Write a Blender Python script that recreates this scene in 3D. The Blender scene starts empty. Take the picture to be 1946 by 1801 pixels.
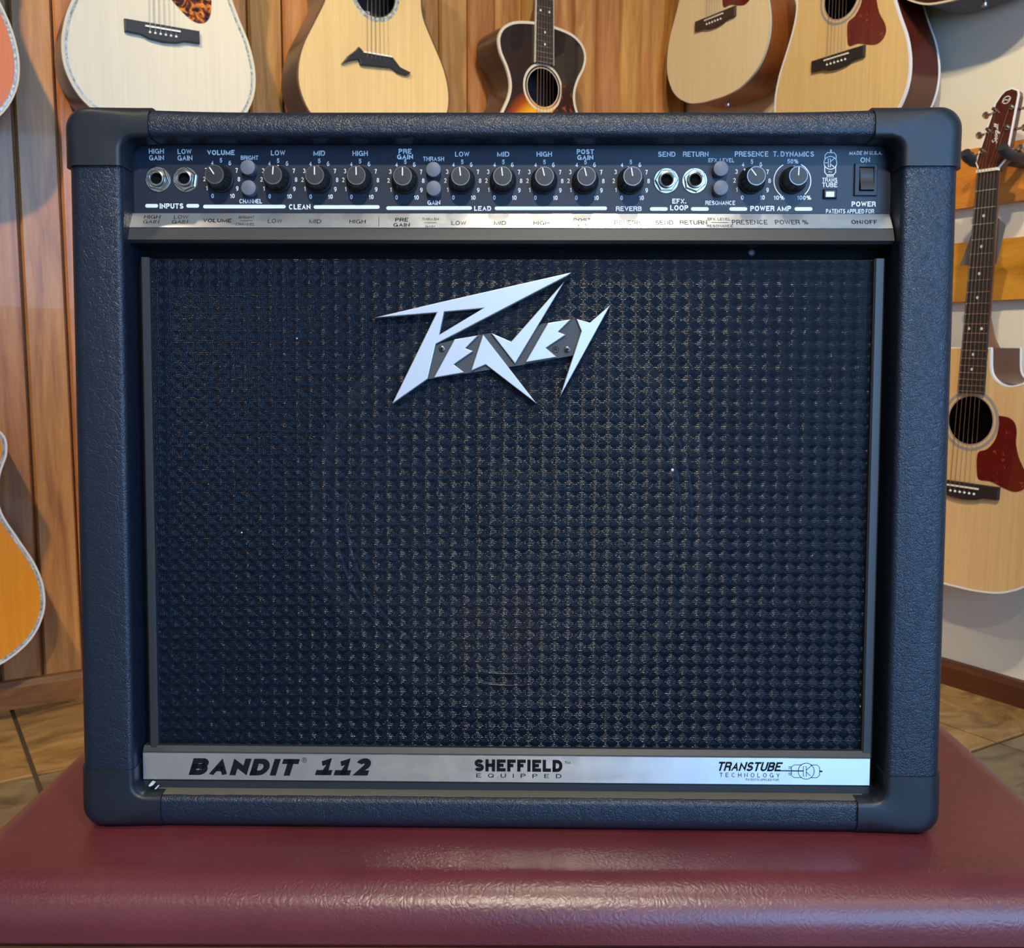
import bpy, bmesh, math, random
from mathutils import Matrix, Vector, Euler
random.seed(7)
S = bpy.context.scene
COL = S.collection
PI = math.pi

# ------------------------------------------------------------------ camera
FPX = 1900.0; CX, CY = 973.0, 900.5
EYE = 0.74
PITCH = math.radians(6.8); ROLL = math.radians(0.2214)
cp, sp = math.cos(PITCH), math.sin(PITCH)
cr, sr = math.cos(ROLL), math.sin(ROLL)
RW = Matrix(((cr, -sr, 0), (sr, cr, 0), (0, 0, 1))) @ Matrix(((1, 0, 0), (0, cp, -sp), (0, sp, cp))) @ Matrix(((1, 0, 0), (0, 0, -1), (0, 1, 0)))
cam = bpy.data.cameras.new('camera'); camo = bpy.data.objects.new('camera', cam); COL.objects.link(camo)
cam.sensor_fit = 'HORIZONTAL'; cam.sensor_width = 36.0; cam.lens = FPX / 1946 * 36.0
cam.clip_start = 0.02; cam.clip_end = 50
m = Matrix((RW[0], -RW[1], -RW[2])).transposed().to_4x4()
m.translation = (0, 0, EYE); camo.matrix_world = m
cam.dof.use_dof = True; cam.dof.focus_distance = 0.68; cam.dof.aperture_fstop = 30
S.camera = camo

# ------------------------------------------------------------------ world and exposure
S.view_settings.view_transform = 'Standard'; S.view_settings.look = 'None'
S.view_settings.gamma = 1.0; S.view_settings.use_curve_mapping = False
S.view_settings.exposure = 0.0
S.cycles.max_bounces = 4; S.cycles.diffuse_bounces = 3; S.cycles.glossy_bounces = 2; S.cycles.transmission_bounces = 2
S.cycles.transparent_max_bounces = 6; S.cycles.caustics_reflective = False; S.cycles.caustics_refractive = False
S.cycles.use_adaptive_sampling = True; S.cycles.adaptive_threshold = 0.07; S.cycles.adaptive_min_samples = 16
wd = bpy.data.worlds.new('world'); S.world = wd; wd.use_nodes = True
wd.node_tree.nodes['Background'].inputs[0].default_value = (0.55, 0.62, 0.75, 1)
wd.node_tree.nodes['Background'].inputs[1].default_value = 0.3

# room frame: corner C behind the amp, e1 along the plank wall, e2 along the painted wall
TH = math.radians(32)
C0 = Vector((0.503, 2.999, 0))
E1 = Vector((-math.cos(TH), -math.sin(TH), 0)); E2 = Vector((math.sin(TH), -math.cos(TH), 0))
CEIL = 2.62; LA, LB = 4.7, 5.3
def room(a, b, z): return C0 + E1 * a + E2 * b + Vector((0, 0, z))
LIGHTS = [  # ceiling spots: position, target, watts, colour, cone, softness radius
    ((0.20, 0.14, 2.52), (0.02, 0.72, 0.50), 55, (1.0, 0.89, 0.68), 60, 0.05),
    ((0.05, -1.38, 2.52), (0.0, 0.67, 0.62), 210, (1.0, 0.90, 0.70), 38, 0.05),
    ((-0.95, 0.35, 2.52), (-0.95, 2.10, 0.45), 165, (1.0, 0.80, 0.54), 78, 0.04),
    ((0.10, 0.55, 2.52), (0.30, 2.80, 1.00), 105, (1.0, 0.82, 0.54), 70, 0.04),
    ((0.45, 0.25, 2.52), (1.05, 2.10, 0.80), 115, (1.0, 0.83, 0.57), 75, 0.04),
    ((1.5, -1.2, 2.52), (1.5, -1.3, 0.0), 60, (1.0, 0.90, 0.76), 120, 0.05),  # unseen fill lamp, raised to brighten the room that the name strip reflects
    ((-1.3, -1.3, 2.52), (-1.5, -1.6, 0.3), 110, (1.0, 0.92, 0.82), 120, 0.05),  # fill lamp added behind left so the name strip reflects a brighter room
]
WINDOW = dict(a0=0.7, a1=3.25, z0=0.25, z1=2.25, power=11.0, color=(0.25, 0.54, 1.0))

# ------------------------------------------------------------------ helpers
def rgb(r, g, b):
    f = lambda c: (c / 255 / 12.92) if c / 255 <= 0.04045 else ((c / 255 + 0.055) / 1.055) ** 2.4
    return (f(r), f(g), f(b), 1)

class NT:
    def __init__(s, name):
        s.m = bpy.data.materials.new(name); s.m.use_nodes = True
        s.t = s.m.node_tree; s.b = s.t.nodes['Principled BSDF']
    def n(s, typ, **kw):
        nd = s.t.nodes.new(typ)
        for k, v in kw.items(): setattr(nd, k, v)
        return nd
    def l(s, a, b): s.t.links.new(a, b)
    def val(s, sock, v):
        if hasattr(v, 'links') or isinstance(v, bpy.types.NodeSocket): s.l(v, sock)
        else: sock.default_value = v
    def math(s, op, a, b=None, c=None):
        nd = s.n('ShaderNodeMath', operation=op)
        for i, v in enumerate((a, b, c)):
            if v is not None: s.val(nd.inputs[i], v)
        return nd.outputs[0]
    def coord(s, scale=(1, 1, 1), out='Object', rot=(0, 0, 0)):
        tc = s.n('ShaderNodeTexCoord'); mp = s.n('ShaderNodeMapping')
        mp.inputs['Scale'].default_value = scale; mp.inputs['Rotation'].default_value = rot
        s.l(tc.outputs[out], mp.inputs[0]); return mp.outputs[0]
    def noise(s, vec, scale, detail=3, rough=0.5, dist=0.0):
        nd = s.n('ShaderNodeTexNoise'); s.l(vec, nd.inputs['Vector'])
        nd.inputs['Scale'].default_value = scale; nd.inputs['Detail'].default_value = detail
        nd.inputs['Roughness'].default_value = rough; nd.inputs['Distortion'].default_value = dist
        return nd
    def ramp(s, fac, stops, interp='LINEAR'):
        nd = s.n('ShaderNodeValToRGB'); s.l(fac, nd.inputs[0]); nd.color_ramp.interpolation = interp
        el = nd.color_ramp.elements
        while len(el) < len(stops): el.new(0.5)
        for e, (p, c) in zip(el, stops): e.position = p; e.color = c
        return nd.outputs[0]
    def mix(s, fac, a, b, typ='MIX'):
        nd = s.n('ShaderNodeMix', data_type='RGBA', blend_type=typ)
        s.val(nd.inputs[0], fac); s.val(nd.inputs[6], a); s.val(nd.inputs[7], b)
        return nd.outputs[2]
    def bump(s, h, strength, dist=0.001, normal=None):
        nd = s.n('ShaderNodeBump'); nd.inputs['Strength'].default_value = strength
        nd.inputs['Distance'].default_value = dist; s.l(h, nd.inputs['Height'])
        if normal is not None: s.l(normal, nd.inputs['Normal'])
        s.l(nd.outputs[0], s.b.inputs['Normal']); return nd.outputs[0]
    def set(s, **kw):
        names = dict(col='Base Color', rough='Roughness', metal='Metallic', spec='Specular IOR Level', coat='Coat Weight', coatr='Coat Roughness', aniso='Anisotropic', tr='Transmission Weight', ior='IOR', alpha='Alpha', sheen='Sheen Weight')
        for k, v in kw.items(): s.val(s.b.inputs[names[k]], v)
        return s

def plain(name, col, rough=0.5, metal=0.0, spec=0.5, coat=0.0):
    t = NT(name); t.set(col=col, rough=rough, metal=metal, spec=spec, coat=coat); return t.m

M = {}
def build_materials():
    # vinyl covering with an embossed leather grain
    t = NT('vinyl'); v = t.coord()
    w = t.noise(v, 90, 2, 0.5)
    warp = t.n('ShaderNodeVectorMath', operation='SCALE'); t.l(w.outputs['Color'], warp.inputs[0]); warp.inputs['Scale'].default_value = 0.006
    add = t.n('ShaderNodeVectorMath', operation='ADD'); t.l(v, add.inputs[0]); t.l(warp.outputs[0], add.inputs[1])
    vo = t.n('ShaderNodeTexVoronoi', feature='DISTANCE_TO_EDGE'); t.l(add.outputs[0], vo.inputs['Vector']); vo.inputs['Scale'].default_value = 680
    vo2 = t.n('ShaderNodeTexVoronoi', feature='DISTANCE_TO_EDGE'); t.l(add.outputs[0], vo2.inputs['Vector']); vo2.inputs['Scale'].default_value = 150
    fine = t.noise(v, 700, 2, 0.6)
    c1 = t.math('MINIMUM', t.math('MULTIPLY', vo.outputs[0], 3.0), 1.0)
    c2 = t.math('MINIMUM', t.math('MULTIPLY', vo2.outputs[0], 9.0), 1.0)
    h = t.math('ADD', t.math('ADD', t.math('MULTIPLY', c1, 0.6), t.math('MULTIPLY', c2, 0.5)), t.math('MULTIPLY', fine.outputs[0], 0.8))
    t.bump(h, 0.42, 0.0005)
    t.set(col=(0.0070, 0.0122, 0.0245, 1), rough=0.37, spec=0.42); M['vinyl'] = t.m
    # smooth moulded rubber corners
    t = NT('rubber'); f = t.noise(t.coord(), 900, 3, 0.6)
    t.bump(f.outputs[0], 0.12, 0.0003); t.set(col=(0.0085, 0.0115, 0.018, 1), rough=0.42, spec=0.42); M['rubber'] = t.m
    M['black'] = plain('black_paint', (0.006, 0.006, 0.007, 1), 0.6, spec=0.3)
    t = NT('panel_paint'); f = t.noise(t.coord(), 1500, 3, 0.6)
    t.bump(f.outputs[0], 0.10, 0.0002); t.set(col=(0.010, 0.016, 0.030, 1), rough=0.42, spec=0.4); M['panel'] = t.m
    t = NT('trim_plastic'); f = t.noise(t.coord(), 1200, 3, 0.6)
    t.bump(f.outputs[0], 0.10, 0.0002); t.set(col=(0.02, 0.022, 0.026, 1), rough=0.45); M['trim'] = t.m
    M['print'] = plain('white_print', (0.78, 0.80, 0.82, 1), 0.6)
    M['ink'] = plain('black_ink', (0.008, 0.008, 0.009, 1), 0.8, spec=0.1)
    # brushed aluminium, brushed along x
    t = NT('brushed_aluminium'); v = t.coord((3, 3, 1500))
    f = t.noise(v, 1.0, 4, 0.7)
    t.bump(f.outputs[0], 0.04, 0.0003)
    sc = t.noise(t.coord((40, 1, 60)), 1.0, 4, 0.7)
    t.set(col=(0.60, 0.60, 0.60, 1), metal=0.85, aniso=0.8)
    t.l(t.ramp(sc.outputs[0], [(0.3, (0.27, 0.27, 0.27, 1)), (0.7, (0.36, 0.36, 0.36, 1))]), t.b.inputs['Roughness'])
    cx = t.n('ShaderNodeCombineXYZ'); cx.inputs[2].default_value = 1.0
    vt = t.n('ShaderNodeVectorTransform', vector_type='VECTOR', convert_from='OBJECT', convert_to='WORLD')
    t.l(cx.outputs[0], vt.inputs[0]); t.l(vt.outputs[0], t.b.inputs['Tangent'])
    M['alu'] = t.m
    M['badge'] = plain('badge_metal', (0.57, 0.60, 0.66, 1), 0.40, metal=0.45)
    t = NT('badge_plate'); f = t.noise(t.coord(), 1500, 3); t.bump(f.outputs[0], 0.5, 0.0003); t.set(col=(0.045, 0.048, 0.052, 1), rough=0.6); M['badgeplate'] = t.m
    M['ringmetal'] = plain('knob_ring', (0.20, 0.20, 0.21, 1), 0.35, metal=1.0)
    M['chrome'] = plain('nickel', (0.52, 0.50, 0.47, 1), 0.2, metal=1.0)
    M['steel'] = plain('screw_steel', (0.12, 0.12, 0.13, 1), 0.35, metal=1.0)
    M['knob'] = plain('knob_plastic', (0.008, 0.008, 0.009, 1), 0.38)
    M['knobcap'] = plain('knob_cap', (0.014, 0.014, 0.016, 1), 0.45)
    M['button'] = plain('grey_button', (0.135, 0.14, 0.165, 1), 0.5)
    M['lens'] = plain('clear_lens', (0.80, 0.84, 0.86, 1), 0.15)
    M['hole'] = plain('socket_hole', (0.003, 0.003, 0.003, 1), 0.8, spec=0.1)
    # grille cloth
    t = NT('grille_cloth'); tc = t.n('ShaderNodeTexCoord'); sx = t.n('ShaderNodeSeparateXYZ'); t.l(tc.outputs['Object'], sx.inputs[0])
    X, Z = sx.outputs[0], sx.outputs[2]
    fu = t.math('ABSOLUTE', t.math('SUBTRACT', t.math('FRACT', t.math('DIVIDE', X, CLX)), 0.5))
    fv = t.math('ABSOLUTE', t.math('SUBTRACT', t.math('FRACT', t.math('DIVIDE', Z, CLZ)), 0.5))
    d = t.math('ADD', fu, fv)
    sel = t.math('LESS_THAN', d, 0.5)
    hz = t.math('SINE', t.math('MULTIPLY', Z, 2 * PI / 0.00117))
    hx = t.math('MULTIPLY', t.math('SINE', t.math('MULTIPLY', X, 2 * PI / 0.00114)), 0.85)
    hh = t.math('ADD', t.math('MULTIPLY', sel, hz), t.math('MULTIPLY', t.math('SUBTRACT', 1.0, sel), hx))
    nz = t.noise(t.coord(), 420, 1, 0.6)
    ht = t.math('ADD', t.math('MULTIPLY', hh, 0.5), t.math('MULTIPLY', nz.outputs[0], 1.3))
    t.bump(ht, 0.8, 0.00035)
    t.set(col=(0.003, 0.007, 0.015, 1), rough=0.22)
    t.l(t.math('ADD', 0.18, t.math('MULTIPLY', sel, 0.11)), t.b.inputs['Specular IOR Level'])
    gap = t.math('MULTIPLY', t.math('SUBTRACT', 1.0, t.math('ABSOLUTE', hh)), 0.4)
    tr = t.n('ShaderNodeBsdfTransparent'); mx = t.n('ShaderNodeMixShader')
    t.l(t.math('ADD', t.math('MULTIPLY', gap, 0.62), 0.08), mx.inputs[0])
    t.l(t.b.outputs[0], mx.inputs[1]); t.l(tr.outputs[0], mx.inputs[2])
    t.l(mx.outputs[0], t.t.nodes['Material Output'].inputs[0]); M['cloth'] = t.m
    t = NT('speaker_cone'); f = t.noise(t.coord((1, 1, 1)), 300, 4, 0.6); t.bump(f.outputs[0], 0.3, 0.0006)
    t.set(col=(0.06, 0.066, 0.08, 1), rough=0.5); M['cone'] = t.m
    M['surround'] = plain('speaker_surround', (0.03, 0.032, 0.036, 1), 0.17, spec=0.9)
    M['gasket'] = plain('speaker_gasket', (0.075, 0.078, 0.085, 1), 0.5)
    # oxblood leather
    t = NT('maroon_leather'); v = t.coord()
    vo = t.n('ShaderNodeTexVoronoi', feature='DISTANCE_TO_EDGE'); t.l(t.noise(v, 30, 2).outputs['Color'], vo.inputs['Vector'])
    w = t.noise(v, 45, 2, 0.5); warp = t.n('ShaderNodeVectorMath', operation='MULTIPLY_ADD')
    t.l(w.outputs['Color'], warp.inputs[0]); warp.inputs[1].default_value = (0.02, 0.02, 0.02); t.l(v, warp.inputs[2]); t.l(warp.outputs[0], vo.inputs['Vector'])
    vo.inputs['Scale'].default_value = 230
    fine = t.noise(v, 520, 4, 0.65)
    big = t.noise(v, 14, 3, 0.5)
    h = t.math('ADD', t.math('MULTIPLY', t.math('MINIMUM', t.math('MULTIPLY', vo.outputs[0], 3), 1.0), 0.30), t.math('ADD', t.math('MULTIPLY', fine.outputs[0], 0.55), t.math('MULTIPLY', big.outputs[0], 0.8)))
    t.bump(h, 0.30, 0.0008)
    t.l(t.ramp(big.outputs[0], [(0.3, (0.092, 0.016, 0.021, 1)), (0.7, (0.122, 0.023, 0.028, 1))]), t.b.inputs['Base Color'])
    t.set(rough=0.31, spec=0.55); M['leather'] = t.m
    # woods
    def wood(name, stops, scale=(14, 14, 1.1), rough=0.45, rnd=0.0, coat=0.0, nscale=1.6, dist=1.2, bumpv=0.08):
        t = NT(name); tc = t.n('ShaderNodeTexCoord'); mp = t.n('ShaderNodeMapping'); mp.inputs['Scale'].default_value = scale
        t.l(tc.outputs['Object'], mp.inputs[0])
        oi = t.n('ShaderNodeObjectInfo')
        if rnd:
            sc = t.n('ShaderNodeVectorMath', operation='SCALE'); sc.inputs[0].default_value = (13.7, 7.1, 31.3); t.l(oi.outputs['Random'], sc.inputs['Scale'])
            t.l(sc.outputs[0], mp.inputs['Location'])
        nz = t.noise(mp.outputs[0], nscale, 5, 0.55, dist)
        fi = t.noise(mp.outputs[0], nscale * 9, 3, 0.6, 0.4)
        fac = t.math('ADD', t.math('MULTIPLY', nz.outputs[0], 0.75), t.math('MULTIPLY', fi.outputs[0], 0.25))
        col = t.ramp(fac, stops)
        if rnd:
            hsv = t.n('ShaderNodeHueSaturation'); t.l(col, hsv.inputs['Color'])
            r2 = t.math('FRACT', t.math('MULTIPLY', oi.outputs['Random'], 7.31))
            t.l(t.math('ADD', 1 - rnd, t.math('MULTIPLY', oi.outputs['Random'], 2 * rnd)), hsv.inputs['Value'])
            t.l(t.math('ADD', 0.493, t.math('MULTIPLY', r2, 0.027)), hsv.inputs['Hue'])
            col = hsv.outputs[0]
        t.l(col, t.b.inputs['Base Color'])
        if bumpv > 0.05: t.bump(fac, bumpv, 0.001)
        t.set(rough=rough, coat=coat); return t.m
    M['plank'] = wood('cedar_plank', [(0.28, rgb(130, 76, 40)), (0.5, rgb(182, 120, 66)), (0.72, rgb(212, 154, 90))], rnd=0.16, rough=0.38, coat=0.15)
    M['baseL'] = wood('oak_trim', [(0.3, rgb(120, 70, 30)), (0.7, rgb(172, 112, 54))], scale=(3, 3, 20), rough=0.4)
    M['baseR'] = wood('walnut_trim', [(0.3, rgb(62, 32, 18)), (0.7, rgb(96, 52, 30))], scale=(3, 3, 20), rough=0.4)
    M['board'] = wood('honey_board', [(0.25, rgb(150, 86, 22)), (0.5, rgb(202, 130, 44)), (0.75, rgb(220, 150, 62))], scale=(2, 2, 14), rough=0.4, coat=0.2, rnd=0.08)
    M['spruce_white'] = wood('pale_spruce', [(0.2, rgb(206, 196, 170)), (0.8, rgb(222, 213, 190))], scale=(60, 60, 1.5), rough=0.35, coat=0.2, bumpv=0.02)
    M['spruce'] = wood('honey_spruce', [(0.2, rgb(206, 168, 104)), (0.8, rgb(230, 198, 138))], scale=(60, 60, 1.5), rough=0.35, coat=0.2, bumpv=0.02)
    M['spruce_pale'] = wood('blond_spruce', [(0.2, rgb(222, 196, 146)), (0.8, rgb(238, 216, 172))], scale=(60, 60, 1.5), rough=0.45, bumpv=0.02)
    M['spruce_tan'] = wood('tan_spruce', [(0.2, rgb(204, 162, 104)), (0.8, rgb(228, 192, 138))], scale=(50, 50, 1.5), rough=0.45, bumpv=0.02)
    M['spruce_amber'] = wood('amber_spruce', [(0.2, rgb(218, 132, 2)), (0.8, rgb(236, 152, 4))], scale=(50, 50, 1.5), rough=0.45, coat=0.0, bumpv=0.02)
    M['cedar_orange'] = wood('orange_cedar', [(0.2, rgb(196, 96, 34)), (0.8, rgb(222, 124, 52))], scale=(50, 50, 1.5), rough=0.35, coat=0.2, bumpv=0.02)
    M['mahog'] = wood('mahogany', [(0.3, rgb(58, 22, 14)), (0.7, rgb(88, 36, 22))], scale=(30, 30, 2), rough=0.28, coat=0.4)
    M['rosew'] = wood('rosewood', [(0.3, rgb(46, 28, 18)), (0.7, rgb(78, 48, 30))], scale=(30, 30, 2), rough=0.32, coat=0.3)
    M['cherry'] = wood('wild_cherry', [(0.3, rgb(116, 62, 26)), (0.7, rgb(150, 86, 42))], scale=(20, 20, 2), rough=0.4)
    M['neckw'] = wood('neck_wood', [(0.3, rgb(104, 56, 30)), (0.7, rgb(140, 84, 48))], scale=(40, 40, 2), rough=0.4)
    # sunburst top: dark rim fading to amber towards the middle of the lower bout
    def burst(name, inner, mid, rim, c, r, pale=None):
        t = NT(name); tc = t.n('ShaderNodeTexCoord'); mp = t.n('ShaderNodeMapping'); t.l(tc.outputs['Object'], mp.inputs[0])
        mp.inputs['Location'].default_value = (-c[0] / r[0], 0, -c[1] / r[1]); mp.inputs['Scale'].default_value = (1 / r[0], 0, 1 / r[1])
        ln = t.n('ShaderNodeVectorMath', operation='LENGTH'); t.l(mp.outputs[0], ln.inputs[0])
        col = t.ramp(ln.outputs['Value'], [(0.0, inner), (0.62, inner), (0.80, mid), (0.95, rim), (1.0, rim)])
        t.l(col, t.b.inputs['Base Color']); t.set(rough=0.2, coat=0.4); return t.m
    M['burst'] = burst('sunburst_lacquer', rgb(238, 166, 20), rgb(150, 62, 16), (0.008, 0.007, 0.008, 1), (0, -0.03), (0.152, 0.18))
    M['burst_red'] = burst('red_sunburst_lacquer', rgb(190, 96, 24), rgb(112, 40, 16), rgb(58, 20, 12), (0, 0.0), (0.2, 0.22))
    # tortoiseshell
    def tort(name, a, b, c, s=60, lo=0.48):
        t = NT(name); n1 = t.noise(t.coord(), s, 3, 0.6, 0.6)
        t.l(t.ramp(n1.outputs[0], [(lo - 0.06, a), (lo + 0.02, b), (lo + 0.14, c)]), t.b.inputs['Base Color']); t.set(rough=0.15, coat=0.5); return t.m
    M['tort'] = tort('tortoiseshell', (0.012, 0.006, 0.006, 1), rgb(110, 44, 16), rgb(228, 138, 40), 55, 0.50)
    M['tort_dark'] = tort('dark_tortoiseshell', (0.02, 0.008, 0.006, 1), rgb(58, 24, 14), rgb(150, 74, 38), 60, 0.56)
    M['tort_red'] = tort('red_tortoiseshell', rgb(94, 18, 18), rgb(104, 22, 20), rgb(176, 96, 70), 70, 0.62)
    t = NT('abalone'); vo = t.n('ShaderNodeTexVoronoi'); t.l(t.coord(), vo.inputs['Vector']); vo.inputs['Scale'].default_value = 220
    t.l(t.ramp(t.n('ShaderNodeSeparateColor').outputs[0], [(0, (0.5, 0.5, 0.5, 1)), (1, (0.5, 0.5, 0.5, 1))]), t.b.inputs['Base Color'])
    sepc = t.n('ShaderNodeSeparateColor'); t.l(vo.outputs['Color'], sepc.inputs[0])
    t.l(t.ramp(sepc.outputs[0], [(0, rgb(150, 160, 150)), (0.4, rgb(205, 210, 200)), (0.7, rgb(120, 128, 116)), (1, rgb(190, 180, 190))]), t.b.inputs['Base Color'])
    t.set(rough=0.25, metal=0.2); M['abalone'] = t.m
    M['white_pl'] = plain('white_binding', rgb(226, 226, 228), 0.35)
    M['cream_pl'] = plain('cream_binding', rgb(206, 196, 172), 0.4)
    M['grey_pl'] = plain('grey_binding', rgb(150, 146, 144), 0.4)
    M['brown_pl'] = plain('brown_binding', rgb(96, 70, 44), 0.4)
    M['ebony'] = plain('ebony', (0.016, 0.015, 0.016, 1), 0.42)
    M['fretb'] = plain('fretboard', (0.020, 0.018, 0.018, 1), 0.5)
    M['bridge_rw'] = plain('rosewood_bridge', rgb(64, 44, 38), 0.5)
    M['string'] = plain('phosphor_string', rgb(196, 170, 140), 0.3, metal=1.0)
    M['bone'] = plain('bone', rgb(232, 228, 216), 0.4)
    M['inside'] = plain('body_inside', rgb(58, 44, 32), 0.8)
    M['dust'] = plain('dust', rgb(84, 81, 70), 0.9)
    M['scrap'] = plain('torn_paper', rgb(196, 196, 192), 0.8)
    M['hanger'] = plain('hanger_rubber', (0.02, 0.021, 0.023, 1), 0.55)
    M['tag'] = plain('grey_card', rgb(96, 94, 98), 0.7)
    M['label'] = plain('paper_label', rgb(196, 206, 208), 0.7)
    # room
    t = NT('wall_paint'); f = t.noise(t.coord(), 60, 4, 0.6); t.bump(f.outputs[0], 0.08, 0.001); t.set(col=rgb(226, 218, 196), rough=0.75); M['paint'] = t.m
    M['paint_dark'] = plain('shop_wall_paint', rgb(206, 200, 190), 0.8)
    M['ceil'] = plain('ceiling_paint', rgb(176, 170, 160), 0.8)
    t = NT('stone_tile'); oi = t.n('ShaderNodeObjectInfo'); tc = t.n('ShaderNodeTexCoord'); mp = t.n('ShaderNodeMapping'); t.l(tc.outputs['Object'], mp.inputs[0])
    sc = t.n('ShaderNodeVectorMath', operation='SCALE'); sc.inputs[0].default_value = (9.7, 5.1, 3.3); t.l(oi.outputs['Random'], sc.inputs['Scale']); t.l(sc.outputs[0], mp.inputs['Location'])
    mp.inputs['Scale'].default_value = (1.0, 2.2, 1.0)
    nz = t.noise(mp.outputs[0], 7, 7, 0.62, 0.8)
    c1 = t.ramp(nz.outputs[0], [(0.3, rgb(84, 66, 42)), (0.5, rgb(140, 110, 66)), (0.7, rgb(170, 138, 88))])
    c2 = t.ramp(nz.outputs[0], [(0.3, rgb(66, 58, 46)), (0.5, rgb(108, 96, 74)), (0.7, rgb(136, 120, 92))])
    t.l(t.mix(t.math('GREATER_THAN', t.math('FRACT', t.math('MULTIPLY', oi.outputs['Random'], 5.7)), 0.45), c1, c2), t.b.inputs['Base Color'])
    t.bump(nz.outputs[0], 0.2, 0.004); t.set(rough=0.35); M['tile'] = t.m
    M['grout'] = plain('grout', rgb(62, 52, 40), 0.8)
    t = NT('daylight_glass'); em = t.n('ShaderNodeEmission'); em.inputs[0].default_value = (*WINDOW['color'], 1); em.inputs[1].default_value = WINDOW['power']
    t.l(em.outputs[0], t.t.nodes['Material Output'].inputs[0]); M['daylight'] = t.m
    M['frame'] = plain('window_frame_paint', rgb(200, 198, 190), 0.5)
    t = NT('lamp_glow'); em = t.n('ShaderNodeEmission'); em.inputs[0].default_value = (1.0, 0.86, 0.66, 1); em.inputs[1].default_value = 30
    t.l(em.outputs[0], t.t.nodes['Material Output'].inputs[0]); M['glow'] = t.m
    M['can'] = plain('lamp_can', (0.5, 0.5, 0.5, 1), 0.4)

CLX, CLZ = 0.00914, 0.00822
build_materials()

def link(name, me, mat=None, parent=None, smooth=None):
    o = bpy.data.objects.new(name, me); COL.objects.link(o)
    if mat is not None:
        me.materials.clear(); me.materials.append(M[mat] if isinstance(mat, str) else mat)
    if parent is not None: o.parent = parent
    if smooth is not None and len(me.polygons):
        me.polygons.foreach_set('use_smooth', [True] * len(me.polygons))
        if smooth < 179:
            me.set_sharp_from_angle(angle=math.radians(smooth))
    return o

class MB:
    def __init__(s): s.v = []; s.f = []
    def add(s, vs, fs):
        k = len(s.v); s.v += [tuple(p) for p in vs]; s.f += [tuple(i + k for i in q) for q in fs]; return s
    def box(s, x0, x1, y0, y1, z0, z1):
        return s.add([(x0, y0, z0), (x1, y0, z0), (x1, y1, z0), (x0, y1, z0), (x0, y0, z1), (x1, y0, z1), (x1, y1, z1), (x0, y1, z1)],
                     [(0, 3, 2, 1), (4, 5, 6, 7), (0, 1, 5, 4), (1, 2, 6, 5), (2, 3, 7, 6), (3, 0, 4, 7)])
    def lathe_y(s, prof, n=32, cx=0, cz=0, cap0=False, cap1=False):
        # prof: list of (r, y); revolve about the y axis
        k = len(s.v)
        for r, y in prof:
            for i in range(n):
                a = 2 * PI * i / n; s.v.append((cx + r * math.cos(a), y, cz + r * math.sin(a)))
        for j in range(len(prof) - 1):
            for i in range(n):
                a = k + j * n + i; b = k + j * n + (i + 1) % n
                s.f.append((a, b, b + n, a + n))
        if cap0: s.f.append(tuple(k + i for i in range(n)))
        if cap1: s.f.append(tuple(k + (len(prof) - 1) * n + i for i in reversed(range(n))))
        return s
    def tube(s, pts, r, n=8, cap=True):
        pts = [Vector(p) for p in pts]; k = len(s.v); rs = r if isinstance(r, (list, tuple)) else [r] * len(pts)
        for i, p in enumerate(pts):
            d = (pts[min(i + 1, len(pts) - 1)] - pts[max(i - 1, 0)]).normalized()
            u = d.cross(Vector((0, 0, 1)) if abs(d.z) < 0.9 else Vector((1, 0, 0))).normalized(); w = d.cross(u)
            for j in range(n):
                a = 2 * PI * j / n; s.v.append(tuple(p + (u * math.cos(a) + w * math.sin(a)) * rs[i]))
        for i in range(len(pts) - 1):
            for j in range(n):
                a = k + i * n + j; b = k + i * n + (j + 1) % n; s.f.append((a, b, b + n, a + n))
        if cap:
            s.f.append(tuple(k + j for j in reversed(range(n)))); s.f.append(tuple(k + (len(pts) - 1) * n + j for j in range(n)))
        return s
    def mesh(s, name='mesh'):
        me = bpy.data.meshes.new(name); me.from_pydata(s.v, [], s.f); me.update()
        bm = bmesh.new(); bm.from_mesh(me); bmesh.ops.recalc_face_normals(bm, faces=bm.faces); bm.to_mesh(me); bm.free()
        return me
    def build(s, name, mat, parent=None, smooth=None): return link(name, s.mesh(name), mat, parent, smooth)

def tag(o, label=None, cat=None, group=None, kind=None):
    if label: o['label'] = label
    if cat: o['category'] = cat
    if group: o['group'] = group
    if kind: o['kind'] = kind
    return o
def empty(name, mat4):
    o = bpy.data.objects.new(name, None); COL.objects.link(o); o.matrix_world = mat4; o.empty_display_size = 0.05; return o

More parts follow.
